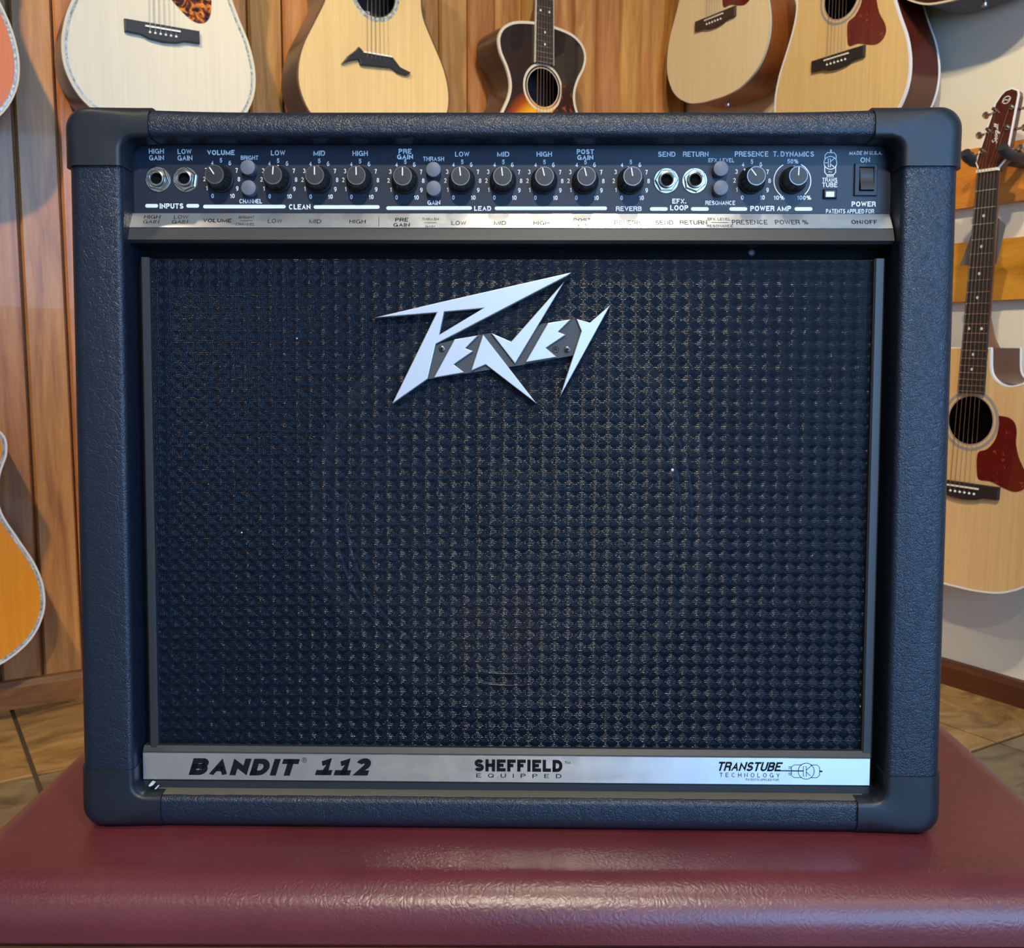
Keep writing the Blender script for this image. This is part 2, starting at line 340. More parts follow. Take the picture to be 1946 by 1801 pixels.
def prism(name, loops, y0, y1, mat, parent, bevel=0.0, smooth=None):
    """extruded outline(s) in the xz plane from y0 (front) to y1 (back); later loops are holes"""
    bm = bmesh.new(); fe = []
    for lp in loops:
        vs = [bm.verts.new((x, y0, z)) for x, z in lp]
        for i in range(len(vs)): fe.append(bm.edges.new((vs[i], vs[(i + 1) % len(vs)])))
    r = bmesh.ops.triangle_fill(bm, use_beauty=True, use_dissolve=False, edges=fe)
    ff = [g for g in r['geom'] if isinstance(g, bmesh.types.BMFace)]
    ex = bmesh.ops.extrude_face_region(bm, geom=ff)
    bmesh.ops.translate(bm, vec=(0, y1 - y0, 0), verts=[g for g in ex['geom'] if isinstance(g, bmesh.types.BMVert)])
    bmesh.ops.recalc_face_normals(bm, faces=bm.faces)
    if bevel:
        es = [e for e in bm.edges if len(e.link_faces) == 2 and e.calc_face_angle(0) > 1.2 and all(abs(v.co.y - y0) < 1e-6 for v in e.verts)]
        bmesh.ops.bevel(bm, geom=es, offset=bevel, segments=2, affect='EDGES', profile=0.5, clamp_overlap=True)
    me = bpy.data.meshes.new(name); bm.to_mesh(me); bm.free()
    return link(name, me, mat, parent, smooth)

# ------------------------------------------------------------------ pixel rays
RWT = RW.transposed()
def ray(px, py): return RWT @ Vector(((px - CX) / FPX, (py - CY) / FPX, 1.0))
EYEV = Vector((0, 0, EYE))
def hit(px, py, p0, n):
    d = ray(px, py); k = (Vector(p0) - EYEV).dot(n) / d.dot(n); return EYEV + d * k

# ================================================================== SETTING
def struct(o): o['kind'] = 'structure'; return o
rm = Matrix((( -E1).to_tuple(), (-E2).to_tuple(), (0, 0, 1))).transposed().to_4x4(); rm.translation = C0
# in the rm frame: x runs from the far side (-LA) to the corner (0) along the plank wall, y points into that wall (0 at its face)
def rbox(name, x0, x1, y0, y1, z0, z1, mat, parent=None):
    o = MB().box(x0, x1, y0, y1, z0, z1).build(name, mat, parent)
    if parent is None: o.matrix_world = rm
    return o
floor = struct(rbox('floor', -LA, 0, -LB, 0, -0.08, -0.004, 'grout'))
struct(rbox('ceiling', -LA, 0, -LB, 0, CEIL, CEIL + 0.08, 'ceil'))
wl = struct(rbox('wall_left', -LA, 0.0, 0.022, 0.12, 0, CEIL, 'baseL'))
wr = struct(rbox('wall_right', 0.0, 0.1, -LB, 0.022, 0, CEIL, 'paint'))
struct(rbox('wall_back', -LA - 0.1, -LA, -LB, 0.02, 0, CEIL, 'paint_dark'))
# wall with the shop window, behind the camera
fx0, fx1 = -WINDOW['a1'], -WINDOW['a0']
mb = MB(); yb0, yb1 = -LB - 0.1, -LB
mb.box(-LA, fx0, yb0, yb1, 0, CEIL); mb.box(fx1, 0, yb0, yb1, 0, CEIL)
mb.box(fx0, fx1, yb0, yb1, 0, WINDOW['z0']); mb.box(fx0, fx1, yb0, yb1, WINDOW['z1'], CEIL)
wf = mb.build('wall_front', 'paint_dark'); wf.matrix_world = rm; struct(wf)
win = MB()
for a, b in ((fx0, fx0 + 0.05), (fx1 - 0.05, fx1), ((fx0 + fx1) / 2 - 0.03, (fx0 + fx1) / 2 + 0.03)): win.box(a, b, yb0 + 0.01, yb1 + 0.01, WINDOW['z0'], WINDOW['z1'])
for a, b in ((WINDOW['z0'], WINDOW['z0'] + 0.05), (WINDOW['z1'] - 0.05, WINDOW['z1'])): win.box(fx0 + 0.05, fx1 - 0.05, yb0 + 0.01, yb1 + 0.008, a, b)
w1 = win.build('window_1', 'frame'); w1.matrix_world = rm; struct(w1)
wp = MB()
me = bpy.data.meshes.new('window_pane'); me.from_pydata([(fx0 + 0.05, yb0 + 0.03, WINDOW['z0'] + 0.05), (fx1 - 0.05, yb0 + 0.03, WINDOW['z0'] + 0.05), (fx1 - 0.05, yb0 + 0.03, WINDOW['z1'] - 0.05), (fx0 + 0.05, yb0 + 0.03, WINDOW['z1'] - 0.05)], [], [(3, 2, 1, 0)])
link('window_pane', me, 'daylight', w1)

# planks of the left wall
PW = 0.080
LN = Vector((math.sin(TH), -math.cos(TH), 0))     # room-side normal of the plank wall
h = hit(1135, 60, C0, LN); s0 = (rm.inverted() @ h).x
k0 = math.floor((-0.004 - s0) / PW); x_hi = s0 + PW * k0 + PW
pm = {}
def plank_mesh(w):
    key = round(w, 4)
    if key in pm: return pm[key]
    g = 0.0035; b = 0.004
    mb = MB(); prof = [(g / 2, 0.022), (g / 2, b + 0.004), (g / 2 + b, 0.0), (w - g / 2 - b, 0.0), (w - g / 2, b + 0.004), (w - g / 2, 0.022)]
    n = len(prof)
    for z in (0.0, CEIL):
        for x, y in prof: mb.v.append((x, y, z))
    for i in range(n - 1): mb.f.append((i, i + 1, i + 1 + n, i + n))
    mb.f.append(tuple(range(n))); mb.f.append(tuple(range(2 * n - 1, n - 1, -1)))
    pm[key] = mb.mesh('plank'); pm[key].materials.append(M['plank']); return pm[key]
x = x_hi
first = True
while x > -LA + 0.01:
    hi = min(x, -0.001); lo = max(x - PW, -LA)
    o = bpy.data.objects.new('plank', plank_mesh(hi - lo)); COL.objects.link(o); o.parent = wl; o.location = (lo, 0, 0)
    x -= PW
# baseboards
mb = MB(); prof = [(0, 0), (-0.016, 0), (-0.016, 0.045), (-0.010, 0.058), (0, 0.060)]
for X in (-LA, -0.001):
    for y, z in prof: mb.v.append((X, y, z))
n = 5
for i in range(n): mb.f.append((i, (i + 1) % n, (i + 1) % n + n, i + n))
mb.f += [tuple(range(n)), tuple(range(n, 2 * n))]
o = mb.build('baseboard_left', 'baseL'); o.matrix_world = rm; struct(o)
mb = MB()
for Y in (-LB, -0.02):
    for y, z in prof: mb.v.append((y if y < 0 else -0.0, Y, z * 0.95))
for i in range(n): mb.f.append((i, (i + 1) % n, (i + 1) % n + n, i + n))
mb.f += [tuple(range(n)), tuple(range(n, 2 * n))]
o = mb.build('baseboard_right', 'baseR'); o.matrix_world = rm; struct(o)
# floor tiles
TS = 0.40; g = 0.004
tm = MB().add([(g, g, -0.006), (TS - g, g, -0.006), (TS - g, TS - g, -0.006), (g, TS - g, -0.006), (g, g, -0.0012), (TS - g, g, -0.0012), (TS - g, TS - g, -0.0012), (g, TS - g, -0.0012), (g + .002, g + .002, 0), (TS - g - .002, g + .002, 0), (TS - g - .002, TS - g - .002, 0), (g + .002, TS - g - .002, 0)],
    [(0, 1, 5, 4), (1, 2, 6, 5), (2, 3, 7, 6), (3, 0, 4, 7), (4, 5, 9, 8), (5, 6, 10, 9), (6, 7, 11, 10), (7, 4, 8, 11), (8, 9, 10, 11), (0, 3, 2, 1)]).mesh('floor_tile')
tm.materials.append(M['tile'])
h = hit(25, 1355, (0, 0, 0), Vector((0, 0, 1))); ja = (rm.inverted() @ h).x
nx0 = math.ceil((-LA - ja) / TS)
i = nx0
while ja + i * TS < -0.05:
    for j in range(1, int(LB / TS) + 1):
        y = -j * TS
        if ja + i * TS < -LA or y < -LB: continue
        o = bpy.data.objects.new('floor_tile', tm); COL.objects.link(o); o.parent = floor; o.location = (ja + i * TS, y, 0); o.scale.x = min(1.0, (-0.002 - ja - i * TS) / TS)
    i += 1
# honey boards on the painted wall
RN = Vector((-math.cos(TH), -math.sin(TH), 0))
def wall_r(px, py, off=0.0): return hit(px, py, C0 + RN * off, RN)
for (pt, pb, n_) in ((273, 386, 1), (454, 570, 2)):
    zt = wall_r(1900, pt, 0.02).z; zb = wall_r(1900, pb, 0.02).z
    o = MB().box(-0.02, 0.0, -LB, -0.03, zb, zt).build('trim_%d' % n_, 'board'); o.matrix_world = rm; struct(o)
# third rail higher up, outside the photograph's edge
dz = None

# ceiling spots
for i, (p, tg, W, c, cone, rad) in enumerate(LIGHTS):
    p = Vector(p); d = (Vector(tg) - p).normalized()
    q = d.to_track_quat('-Z', 'Y').to_matrix().to_4x4(); q.translation = p
    root = empty('ceiling_spotlight', q)
    tag(root, ['silver ceiling spotlight straight above the amplifier', 'silver ceiling spotlight aimed at the amplifier from the front', 'silver ceiling spotlight aimed at the white-topped guitar', 'silver ceiling spotlight aimed at the room corner', 'silver ceiling spotlight aimed at the cutaway guitar', 'silver fill downlight added behind the camera on the right', 'silver fill downlight added behind the camera on the left'][i], 'spotlight', 'ceiling spotlights')
    mb = MB(); k = 24; zz = [(0.055, 0.0), (0.058, 0.0), (0.058, 0.10), (0.03, 0.13), (0.0, 0.13)]
    for r, z in zz:
        for j in range(k): a = 2 * PI * j / k; mb.v.append((r * math.cos(a), r * math.sin(a), z))
    for a in range(len(zz) - 1):
        for j in range(k): mb.f.append((a * k + j, a * k + (j + 1) % k, (a + 1) * k + (j + 1) % k, (a + 1) * k + j))
    mb.build('lamp_can', 'can', root, 40)
    up = (q.to_3x3().inverted() @ Vector((0, 0, CEIL - p.z - 0.001)))
    MB().tube([Vector((0, 0, 0.10)), up], 0.012).build('stem', 'can', root, 40)
    ld = bpy.data.lights.new('lamp', 'SPOT'); ld.energy = W; ld.color = c; ld.spot_size = math.radians(cone); ld.spot_blend = 0.6; ld.shadow_soft_size = rad
    lo = bpy.data.objects.new('lamp', ld); COL.objects.link(lo); lo.parent = root; lo.location = (0, 0, -0.03)

# ================================================================== AMPLIFIER
LEAN = PITCH - math.radians(3.5626); YAW = math.radians(-0.75119)
RXM = Matrix(((1, 0, 0), (0, math.cos(LEAN), math.sin(LEAN)), (0, -math.sin(LEAN), math.cos(LEAN))))
RZM = Matrix(((math.cos(YAW), -math.sin(YAW), 0), (math.sin(YAW), math.cos(YAW), 0), (0, 0, 1)))
AR = RXM @ RZM
AT = RXM @ Vector((-0.001325, 0.68994, -0.2935)) + EYEV
am = AR.to_4x4(); am.translation = AT
AMI = am.inverted()
def loc(px, py, y):
    o = AMI @ EYEV; d = AR.transposed() @ ray(px, py); k = (y - o.y) / d.y; q = o + d * k; return q.x, q.z
amp = empty('guitar_amplifier', am)
tag(amp, 'black guitar combo amplifier with a silver angular badge, standing on the maroon bench', 'amplifier')
PXM = 0.69 / FPX   # metres per photograph pixel on the front panel

YF = -0.008; YB = 0.262; TL = math.tan(LEAN)
HW, HH = 0.3005, 0.4955                     # half width, height of the vinyl box
XL, XR, ZT, ZB = -0.2630, 0.2615, 0.4772, 0.0235   # front opening
ZMID = HH / 2
def shear(p):
    x, y, z = p
    return (x, y, z + max(0, y - YF) * TL * max(0.0, 1 - max(z, 0) / 0.12))
def arc(cx, cz, r, a0, a1, n): return [(cx + r * math.cos(a0 + (a1 - a0) * i / n), cz + r * math.sin(a0 + (a1 - a0) * i / n)) for i in range(n + 1)]
def corner(sx, sz, R, ri, og, ig, ext=0.0, topo=0.0):
    """stations (outer point, inner point) around one corner, from the horizontal rail to the upright"""
    ox = sx * HW + sx * og; oz = (HH + topo) if sz > 0 else -topo
    ix = (XR if sx > 0 else XL) - sx * ig; iz = (ZT - ig) if sz > 0 else (ZB + ig)
    st = []
    hx = ix - sx * ri; hz = iz - sz * ri
    if ext: st.append(((hx - sx * ext, oz), (hx - sx * ext, iz)))
    n = 10
    outer = [(hx, oz)]
    for i in range(n + 1):
        a = PI / 2 * i / n
        outer.append((ox - sx * R + sx * R * math.sin(a), oz - sz * R + sz * R * math.cos(a)))
    outer.append((ox, hz))
    inner = []
    for i in range(len(outer)):
        a = PI / 2 * i / (len(outer) - 1)
        inner.append((ix - sx * ri + sx * ri * math.sin(a), iz - sz * ri + sz * ri * math.cos(a)))
    st += list(zip(outer, inner))
    if ext: st.append(((ox, hz - sz * ext), (ix, hz - sz * ext)))
    return st
def profile(po, pi, yf, rf, ri, yb, yin):
    po = Vector(po); pi = Vector(pi); d = (pi - po).normalized(); out = []
    out.append((po, yb)); 
    for i in range(7):
        a = PI / 2 * i / 6; out.append((po + d * (rf * (1 - math.cos(a))), yf + rf * (1 - math.sin(a))))
    for i in range(5):
        a = PI / 2 * i / 4; out.append((pi - d * (ri * (1 - math.sin(a))), yf + ri * (1 - math.cos(a))))
    out.append((pi, yin))
    return [shear((q.x, y, q.y)) for q, y in out]
def sweep(stations, yf, rf, ri, yb, yin, closed, caps=False):
    mb = MB(); rows = [profile(a, b, yf, rf, ri, yb, yin) for a, b in stations]; n = len(rows[0])
    for r in rows: mb.v += r
    m_ = len(rows)
    for i in range(m_ if closed else m_ - 1):
        for j in range(n - 1):
            a = i * n + j; b = ((i + 1) % m_) * n + j
            mb.f.append((a, a + 1, b + 1, b))
    if caps:
        mb.f.append(tuple(range(n))); mb.f.append(tuple((m_ - 1) * n + j for j in reversed(range(n))))
    return mb
def bulge(x): # the covering swells slightly towards the corner pieces
    return 0.0022 * max(0.0, 1 - (0.262 - abs(x)) / 0.10) ** 2
st = []
st += corner(1, 1, 0.012, 0.004, 0, 0)
for i in range(1, 24): z = (ZT - 0.004) + (ZB - ZT + 0.008) * i / 24; st.append(((HW, z), (XR, z)))
st += list(reversed(corner(1, -1, 0.012, 0.004, 0, 0)))
for i in range(1, 24): x = XR - 0.004 + (XL - XR + 0.008) * i / 24; st.append(((x, 0), (x, ZB)))
st += corner(-1, -1, 0.012, 0.004, 0, 0)
for i in range(1, 24): z = (ZB + 0.004) + (ZT - ZB - 0.008) * i / 24; st.append(((-HW, z), (XL, z)))
st += list(reversed(corner(-1, 1, 0.012, 0.004, 0, 0)))
for i in range(1, 48): x = XL + 0.004 + (XR - XL - 0.008) * i / 48; st.append(((x, HH + bulge(x)), (x, ZT)))
mb = sweep(st, YF, 0.010, 0.004, YB, 0.05, True)
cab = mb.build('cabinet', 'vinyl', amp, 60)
# rear panel closes the cabinet
b_ = MB().box(-HW + 0.002, HW - 0.002, YB - 0.012, YB - 0.001, 0.016, HH - 0.002).build('rear_panel', 'black', amp)
for sx, sz in ((-1, 1), (1, 1), (-1, -1), (1, -1)):
    s_ = corner(sx, sz, 0.0145, 0.008, 0.0025 if sz > 0 else 0.0012, 0.0008, 0.0105, 0.003 if sz > 0 else 0.0)
    sweep(s_, YF - 0.0022, 0.012, 0.0035, 0.05, 0.010, False, True).build('corner_protector', 'rubber', amp, 50)

# interior: baffle with the speaker opening
SPX, SPZ, SPR = 0.0006, 0.222, 0.1445
YC = 0.011      # grille cloth
YBF = 0.021     # baffle face
ring = [(SPX + SPR * math.cos(2 * PI * i / 96), SPZ + SPR * math.sin(2 * PI * i / 96)) for i in range(96)]
prism('baffle', [[(-0.266, 0.02), (0.265, 0.02), (0.265, 0.41), (-0.266, 0.41)], ring], YBF, YBF + 0.015, 'hole', amp)
spk = MB().lathe_y([(0.1445, YBF + 0.004), (0.1445, YBF + 0.018), (0.10, YBF + 0.085), (0.05, YBF + 0.10), (0.05, YBF + 0.12)], 96, SPX, SPZ, cap1=True).build('speaker', 'black', amp, 40)
MB().lathe_y([(0.1445, YBF + 0.004), (0.1445, YBF + 0.001), (0.1335, YBF + 0.001), (0.1335, YBF + 0.008)], 96, SPX, SPZ).build('gasket', 'gasket', spk, 40)
pr = [(0.1335, YBF + 0.008)]
for k in range(2):
    r0 = 0.1335 - k * 0.0085
    for i in range(1, 9): a = PI * i / 8; pr.append((r0 - 0.00425 * (1 - math.cos(a)), YBF + 0.008 - 0.0035 * math.sin(a)))
MB().lathe_y(pr, 96, SPX, SPZ).build('surround', 'surround', spk, 60)
pr = [(0.1165, YBF + 0.008)] + [(0.1165 - 0.078 * t_, YBF + 0.008 + 0.060 * t_ ** 0.85) for t_ in [i / 10 for i in range(1, 11)]]
MB().lathe_y(pr, 96, SPX, SPZ).build('cone', 'cone', spk, 60)
pr = [(0.0385 * math.cos(a), YBF + 0.068 - 0.016 * math.sin(a)) for a in [PI / 2 * i / 8 for i in range(9)]]
MB().lathe_y(pr, 64, SPX, SPZ).build('dust_cap', 'cone', spk, 60)

# woven grille cloth: relief of alternating lozenges
gx0, gz0 = -0.2560, 0.0510; gx1, gz1 = 0.2545, 0.3988
NXC = int((gx1 - gx0) / CLX * 8); NZC = int((gz1 - gz0) / CLZ * 8)
vs = []
for j in range(NZC + 1):
    z = gz0 + (gz1 - gz0) * j / NZC
    for i in range(NXC + 1):
        x = gx0 + (gx1 - gx0) * i / NXC
        d_ = abs((x / CLX) % 1 - 0.5) + abs((z / CLZ) % 1 - 0.5)
        vs.append((x, YC - 0.0013 * abs(d_ - 0.5), z))
w_ = NXC + 1
fs = [(j * w_ + i, j * w_ + i + 1, (j + 1) * w_ + i + 1, (j + 1) * w_ + i) for j in range(NZC) for i in range(NXC)]
me = bpy.data.meshes.new('grille_cloth'); me.from_pydata(vs, [], fs); me.update()
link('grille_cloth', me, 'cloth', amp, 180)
# grille side strips
for (a, b) in (((262, 490), (287, 1400)), ((1666, 495), (1635, 1410))):
    xa = loc(a[0], a[1], 0.006)[0]; xb = loc(b[0], b[1], 0.006)[0]; xm = (xa + xb) / 2; wd_ = 0.0062 if xm < 0 else 0.0074
    mb = MB(); e = 0.0012
    prof = [(0, 0.020), (0, 0.006 + e), (e, 0.006), (wd_ - e, 0.006), (wd_, 0.006 + e), (wd_, 0.020)]
    for z in (0.050, 0.3992):
        for px_, py_ in prof: mb.v.append((xm + px_, py_, z))
    for i in range(5): mb.f.append((i, i + 1, i + 7, i + 6))
    mb.f += [tuple(range(6)), tuple(range(11, 5, -1))]
    mb.build('grille_side_strip', 'trim', amp)

# control panel
YP = 0.014
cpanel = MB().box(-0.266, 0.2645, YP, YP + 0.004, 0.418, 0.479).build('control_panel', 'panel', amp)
# silver legend strip on the protruding lip
sa = (0.0115, 0.4298); sb = (0.0050, 0.4190)      # (y, z) upper and lower edge of the sloping face
lx0, lx1 = -0.2655, 0.2608
mb = MB(); prof = [(0.0135, 0.4310), sa, sb, (0.0046, 0.4183), (0.0016, 0.4105), (0.0040, 0.4085), (0.0195, 0.4080), (0.0195, 0.4310)]
for X in (lx0, lx1):
    for y, z in prof: mb.v.append((X, y, z))
n = len(prof)
for i in range(n): mb.f.append((i, (i + 1) % n, (i + 1) % n + n, i + n))
mb.f += [tuple(range(n)), tuple(range(2 * n - 1, n - 1, -1))]
lip = mb.build('panel_lip', 'trim', amp, 25)
SN = Vector((0, sb[1] - sa[1], -(sb[0] - sa[0]))).normalized()    # (y,z) normal of the slope
SNv = Vector((0, -abs(sa[1] - sb[1]), abs(sa[0] - sb[0]))).normalized()
mb = MB(); o_ = SNv * 0.0006
qa = [(lx0 + 0.0008, sa[0], sa[1]), (lx1 - 0.0008, sa[0], sa[1]), (lx1 - 0.0002, sb[0], sb[1]), (lx0 + 0.0002, sb[0], sb[1])]
mb.v += qa + [tuple(Vector(p) + o_) for p in qa]
mb.f += [(4, 5, 6, 7), (0, 1, 5, 4), (1, 2, 6, 5), (2, 3, 7, 6), (3, 0, 4, 7), (3, 2, 1, 0)]
legend = mb.build('legend_strip', 'alu', amp)
MB().lathe_y([(0.0026, 0.0212), (0.0026, 0.0200), (0.0016, 0.0195), (0.0, 0.0195)], 16, loc(1428, 480, 0.02)[0], loc(1428, 480, 0.02)[1]).build('screw', 'trim', amp)

# name bar along the bottom of the grille
YN = 0.004
bx0, bx1 = loc(272, 1460, YN)[0], loc(1654, 1465, YN)[0]
mb = MB(); prof = [(0.014, 0.0550), (YN + 0.003, 0.0550), (YN + 0.0002, 0.0515), (YN, 0.0310), (YN + 0.0012, 0.0302), (YN + 0.0016, 0.0222), (0.014, 0.0222)]
n = len(prof)
for X in (bx0, bx1):
    for y, z in prof: mb.v.append((X, y, z))
for i in range(n): mb.f.append((i, (i + 1) % n, (i + 1) % n + n, i + n))
mb.f += [tuple(range(n)), tuple(range(2 * n - 1, n - 1, -1))]
mb.build('name_bar', 'trim', amp, 25)
zs0, zs1 = 0.0318, 0.0507
nstrip = MB().box(bx0 + 0.0004, bx1 - 0.0008, YN - 0.0009, YN + 0.0004, zs0, zs1).build('name_strip', 'alu', amp)

# ---- lettering -------------------------------------------------
PANEL = (Vector((0, YP - 0.00012, 0)), Vector((1, 0, 0)), Vector((0, 0, 1)))
NAME = (Vector((0, YN - 0.00102, 0)), Vector((1, 0, 0)), Vector((0, 0, 1)))
vdir = Vector((0, sa[0] - sb[0], sa[1] - sb[1])).normalized()
LEG = (Vector((0, sb[0], sb[1])) + o_ * 1.2, Vector((1, 0, 0)), vdir)
def onplane(pl, px, py):
    o, u, v = pl; n = u.cross(v); e = AMI @ EYEV; d = AR.transposed() @ ray(px, py)
    q = e + d * ((o - e).dot(n) / d.dot(n)) - o; return q.dot(u), q.dot(v)
TEXTS = []
def text(s, x0, x1, y0, y1, pl, mat, parent, bold=0.0, shear_=0.0, space=1.0):
    TEXTS.append(('box', s, x0, x1, y0, y1, pl, mat, parent, bold, shear_, space))
def ell(cx, cy, rx, ry, a0, a1, n=14): return [(cx + rx * math.cos(math.radians(a0 + (a1 - a0) * i / n)), cy + ry * math.sin(math.radians(a0 + (a1 - a0) * i / n))) for i in range(n + 1)]
GLYPH = {
    'A': (.74, [[(0, 0), (.5, 1), (1, 0)], [(.2, .33), (.8, .33)]]),
    'B': (.70, [[(0, 0), (0, 1), (.6, 1)] + ell(.6, .765, .34, .235, 90, -90, 8) + [(0, .53)], [(.62, .53)] + ell(.62, .265, .38, .265, 90, -90, 8) + [(0, 0)]]),
    'C': (.74, [ell(.5, .5, .5, .5, 42, 318, 22)]),
    'D': (.72, [[(0, 0), (0, 1), (.45, 1)] + ell(.45, .5, .55, .5, 90, -90, 14) + [(0, 0), (0, .2)]]),
    'E': (.64, [[(1, 1), (0, 1), (0, 0), (1, 0)], [(0, .52), (.92, .52)]]),
    'F': (.60, [[(1, 1), (0, 1), (0, 0)], [(0, .5), (.88, .5)]]),
    'G': (.78, [ell(.5, .5, .5, .5, 42, 345, 22), [(.55, .46), (1, .46), (1, 0)]]),
    'H': (.70, [[(0, 0), (0, 1)], [(1, 0), (1, 1)], [(0, .52), (1, .52)]]),
    'I': (0, [[(.5, 0), (.5, 1)]]),
    'K': (.72, [[(0, 0), (0, 1)], [(1, 1), (0, .4)], [(.3, .58), (1, 0)]]),
    'L': (.58, [[(0, 1), (0, 0), (1, 0)]]),
    'M': (.86, [[(0, 0), (0, 1), (.5, 0), (1, 1), (1, 0)]]),
    'N': (.70, [[(0, 0), (0, 1), (1, 0), (1, 1)]]),
    'O': (.78, [ell(.5, .5, .5, .5, 0, 360, 28)]),
    'P': (.66, [[(0, 0), (0, 1), (.6, 1)] + ell(.6, .74, .40, .26, 90, -90, 8) + [(0, .48)]]),
    'Q': (.78, [ell(.5, .5, .5, .5, 0, 360, 28), [(.58, .28), (1, -.02)]]),
    'R': (.70, [[(0, 0), (0, 1), (.6, 1)] + ell(.6, .74, .38, .26, 90, -90, 8) + [(0, .48)], [(.62, .48), (.95, .36), (1, 0)]]),
    'S': (.68, [ell(.5, .75, .46, .25, 18, 270, 16) + ell(.5, .25, .50, .25, 90, -162, 16)]),
    'T': (.66, [[(0, 1), (1, 1)], [(.5, 1), (.5, 0)]]),
    'U': (.70, [[(0, 1), (0, .35)] + ell(.5, .35, .5, .35, 180, 360, 14) + [(1, 1)]]),
    'V': (.72, [[(0, 1), (.5, 0), (1, 1)]]),
    'W': (1.0, [[(0, 1), (.25, 0), (.5, 1), (.75, 0), (1, 1)]]),
    'X': (.70, [[(0, 0), (1, 1)], [(0, 1), (1, 0)]]),
    'Y': (.70, [[(0, 1), (.5, .42), (1, 1)], [(.5, .45), (.5, 0)]]),
    '0': (.58, [ell(.5, .5, .5, .5, 0, 360, 24)]),
    '1': (.34, [[(0, .72), (.75, .9), (.9, 1), (.9, 0)]]),
    '!': (.62, [[(0.05, .74), (.5, .86), (.62, 1), (.62, 0)], [(0.0, 0), (1, 0)]]),
    '2': (.58, [ell(.5, .70, .48, .30, 165, -35, 12) + [(0, 0), (1, 0)]]),
    '3': (.58, [ell(.48, .75, .46, .25, 155, -80, 12), ell(.48, .26, .52, .26, 85, -155, 12)]),
    '4': (.60, [[(.74, 0), (.74, 1), (0, .28), (1, .28)]]),
    '5': (.58, [[(.92, 1), (.16, 1), (.06, .50)] + ell(.48, .33, .5, .33, 140, -150, 14)]),
    '6': (.58, [ell(.5, .31, .5, .31, 0, 360, 18), ell(.62, .42, .62, .58, 185, 62, 12)]),
    '7': (.56, [[(0, 1), (1, 1), (.62, .55), (.38, 0)]]),
    '8': (.58, [ell(.5, .76, .44, .24, 0, 360, 16), ell(.5, .26, .5, .26, 0, 360, 16)]),
    '9': (.58, [ell(.5, .69, .5, .31, 0, 360, 18), ell(.38, .58, .62, .58, 5, -118, 12)]),
    '%': (1.0, [ell(.2, .76, .19, .24, 0, 360, 14), ell(.8, .24, .19, .24, 0, 360, 14), [(.28, 0), (.72, 1)]]),
    '/': (.34, [[(0, -.02), (1, 1.02)]]),
    '.': (0, [[(.5, -.08), (.5, .06)]]),
}
def glyph_word(word, sw, shear_, space):
    """outline-free lettering: every stroke is a flat band of width sw (cap height 1)"""
    V, F, cur = [], [], 0.0
    for ch in word:
        if ch == ' ': cur += 0.34 * space; continue
        w, lines = GLYPH[ch]; w = max(w + (sw - 0.14) * 0.9, sw) if w else sw
        for ln in lines:
            pts = [Vector((sw / 2 + p[0] * (w - sw), sw / 2 + p[1] * (1 - sw))) for p in ln]
            closed = (pts[0] - pts[-1]).length < 1e-4; k = len(V); n = len(pts)
            for i, p in enumerate(pts):
                a = pts[i - 1] if i else (pts[-2] if closed else None); b = pts[i + 1] if i < n - 1 else (pts[1] if closed else None)
                d1 = (p - a).normalized() if a is not None else None; d2 = (b - p).normalized() if b is not None else None
                if d1 is None: d1 = d2
                if d2 is None: d2 = d1
                n1 = Vector((-d1.y, d1.x)); n2 = Vector((-d2.y, d2.x)); mm = n1 + n2
                if mm.length < 0.2: mm = n1
                mm.normalize(); ln_ = min(sw / 2 / max(mm.dot(n1), 0.25), sw * 1.6)
                ends = (i == 0 and not closed, i == n - 1 and not closed)
                e = Vector((0, 0))
                if ends[0] and (abs(p.y - sw / 2) < 1e-6 or abs(p.y - 1 + sw / 2) < 1e-6 or abs(p.x - sw / 2) < 1e-6 or abs(p.x - w + sw / 2) < 1e-6): e = -d1 * sw / 2
                if ends[1] and (abs(p.y - sw / 2) < 1e-6 or abs(p.y - 1 + sw / 2) < 1e-6 or abs(p.x - sw / 2) < 1e-6 or abs(p.x - w + sw / 2) < 1e-6): e = d2 * sw / 2
                for s_ in (1, -1):
                    q = p + mm * ln_ * s_ + e
                    q = Vector((min(max(q.x, 0), w), min(max(q.y, 0), 1))); V.append((cur + q.x + shear_ * q.y, q.y))
            for i in range(n - 1): F.append((k + 2 * i, k + 2 * i + 1, k + 2 * i + 3, k + 2 * i + 2))
        cur += w + 0.13 * space + (0.55 * (space - 1) if space > 1 else 0)
    x0 = min(p[0] for p in V); x1 = max(p[0] for p in V); y0 = min(p[1] for p in V); y1 = max(p[1] for p in V)
    return [((p[0] - x0) / (x1 - x0), (p[1] - y0) / (y1 - y0)) for p in V], F, x1 - x0, y1 - y0
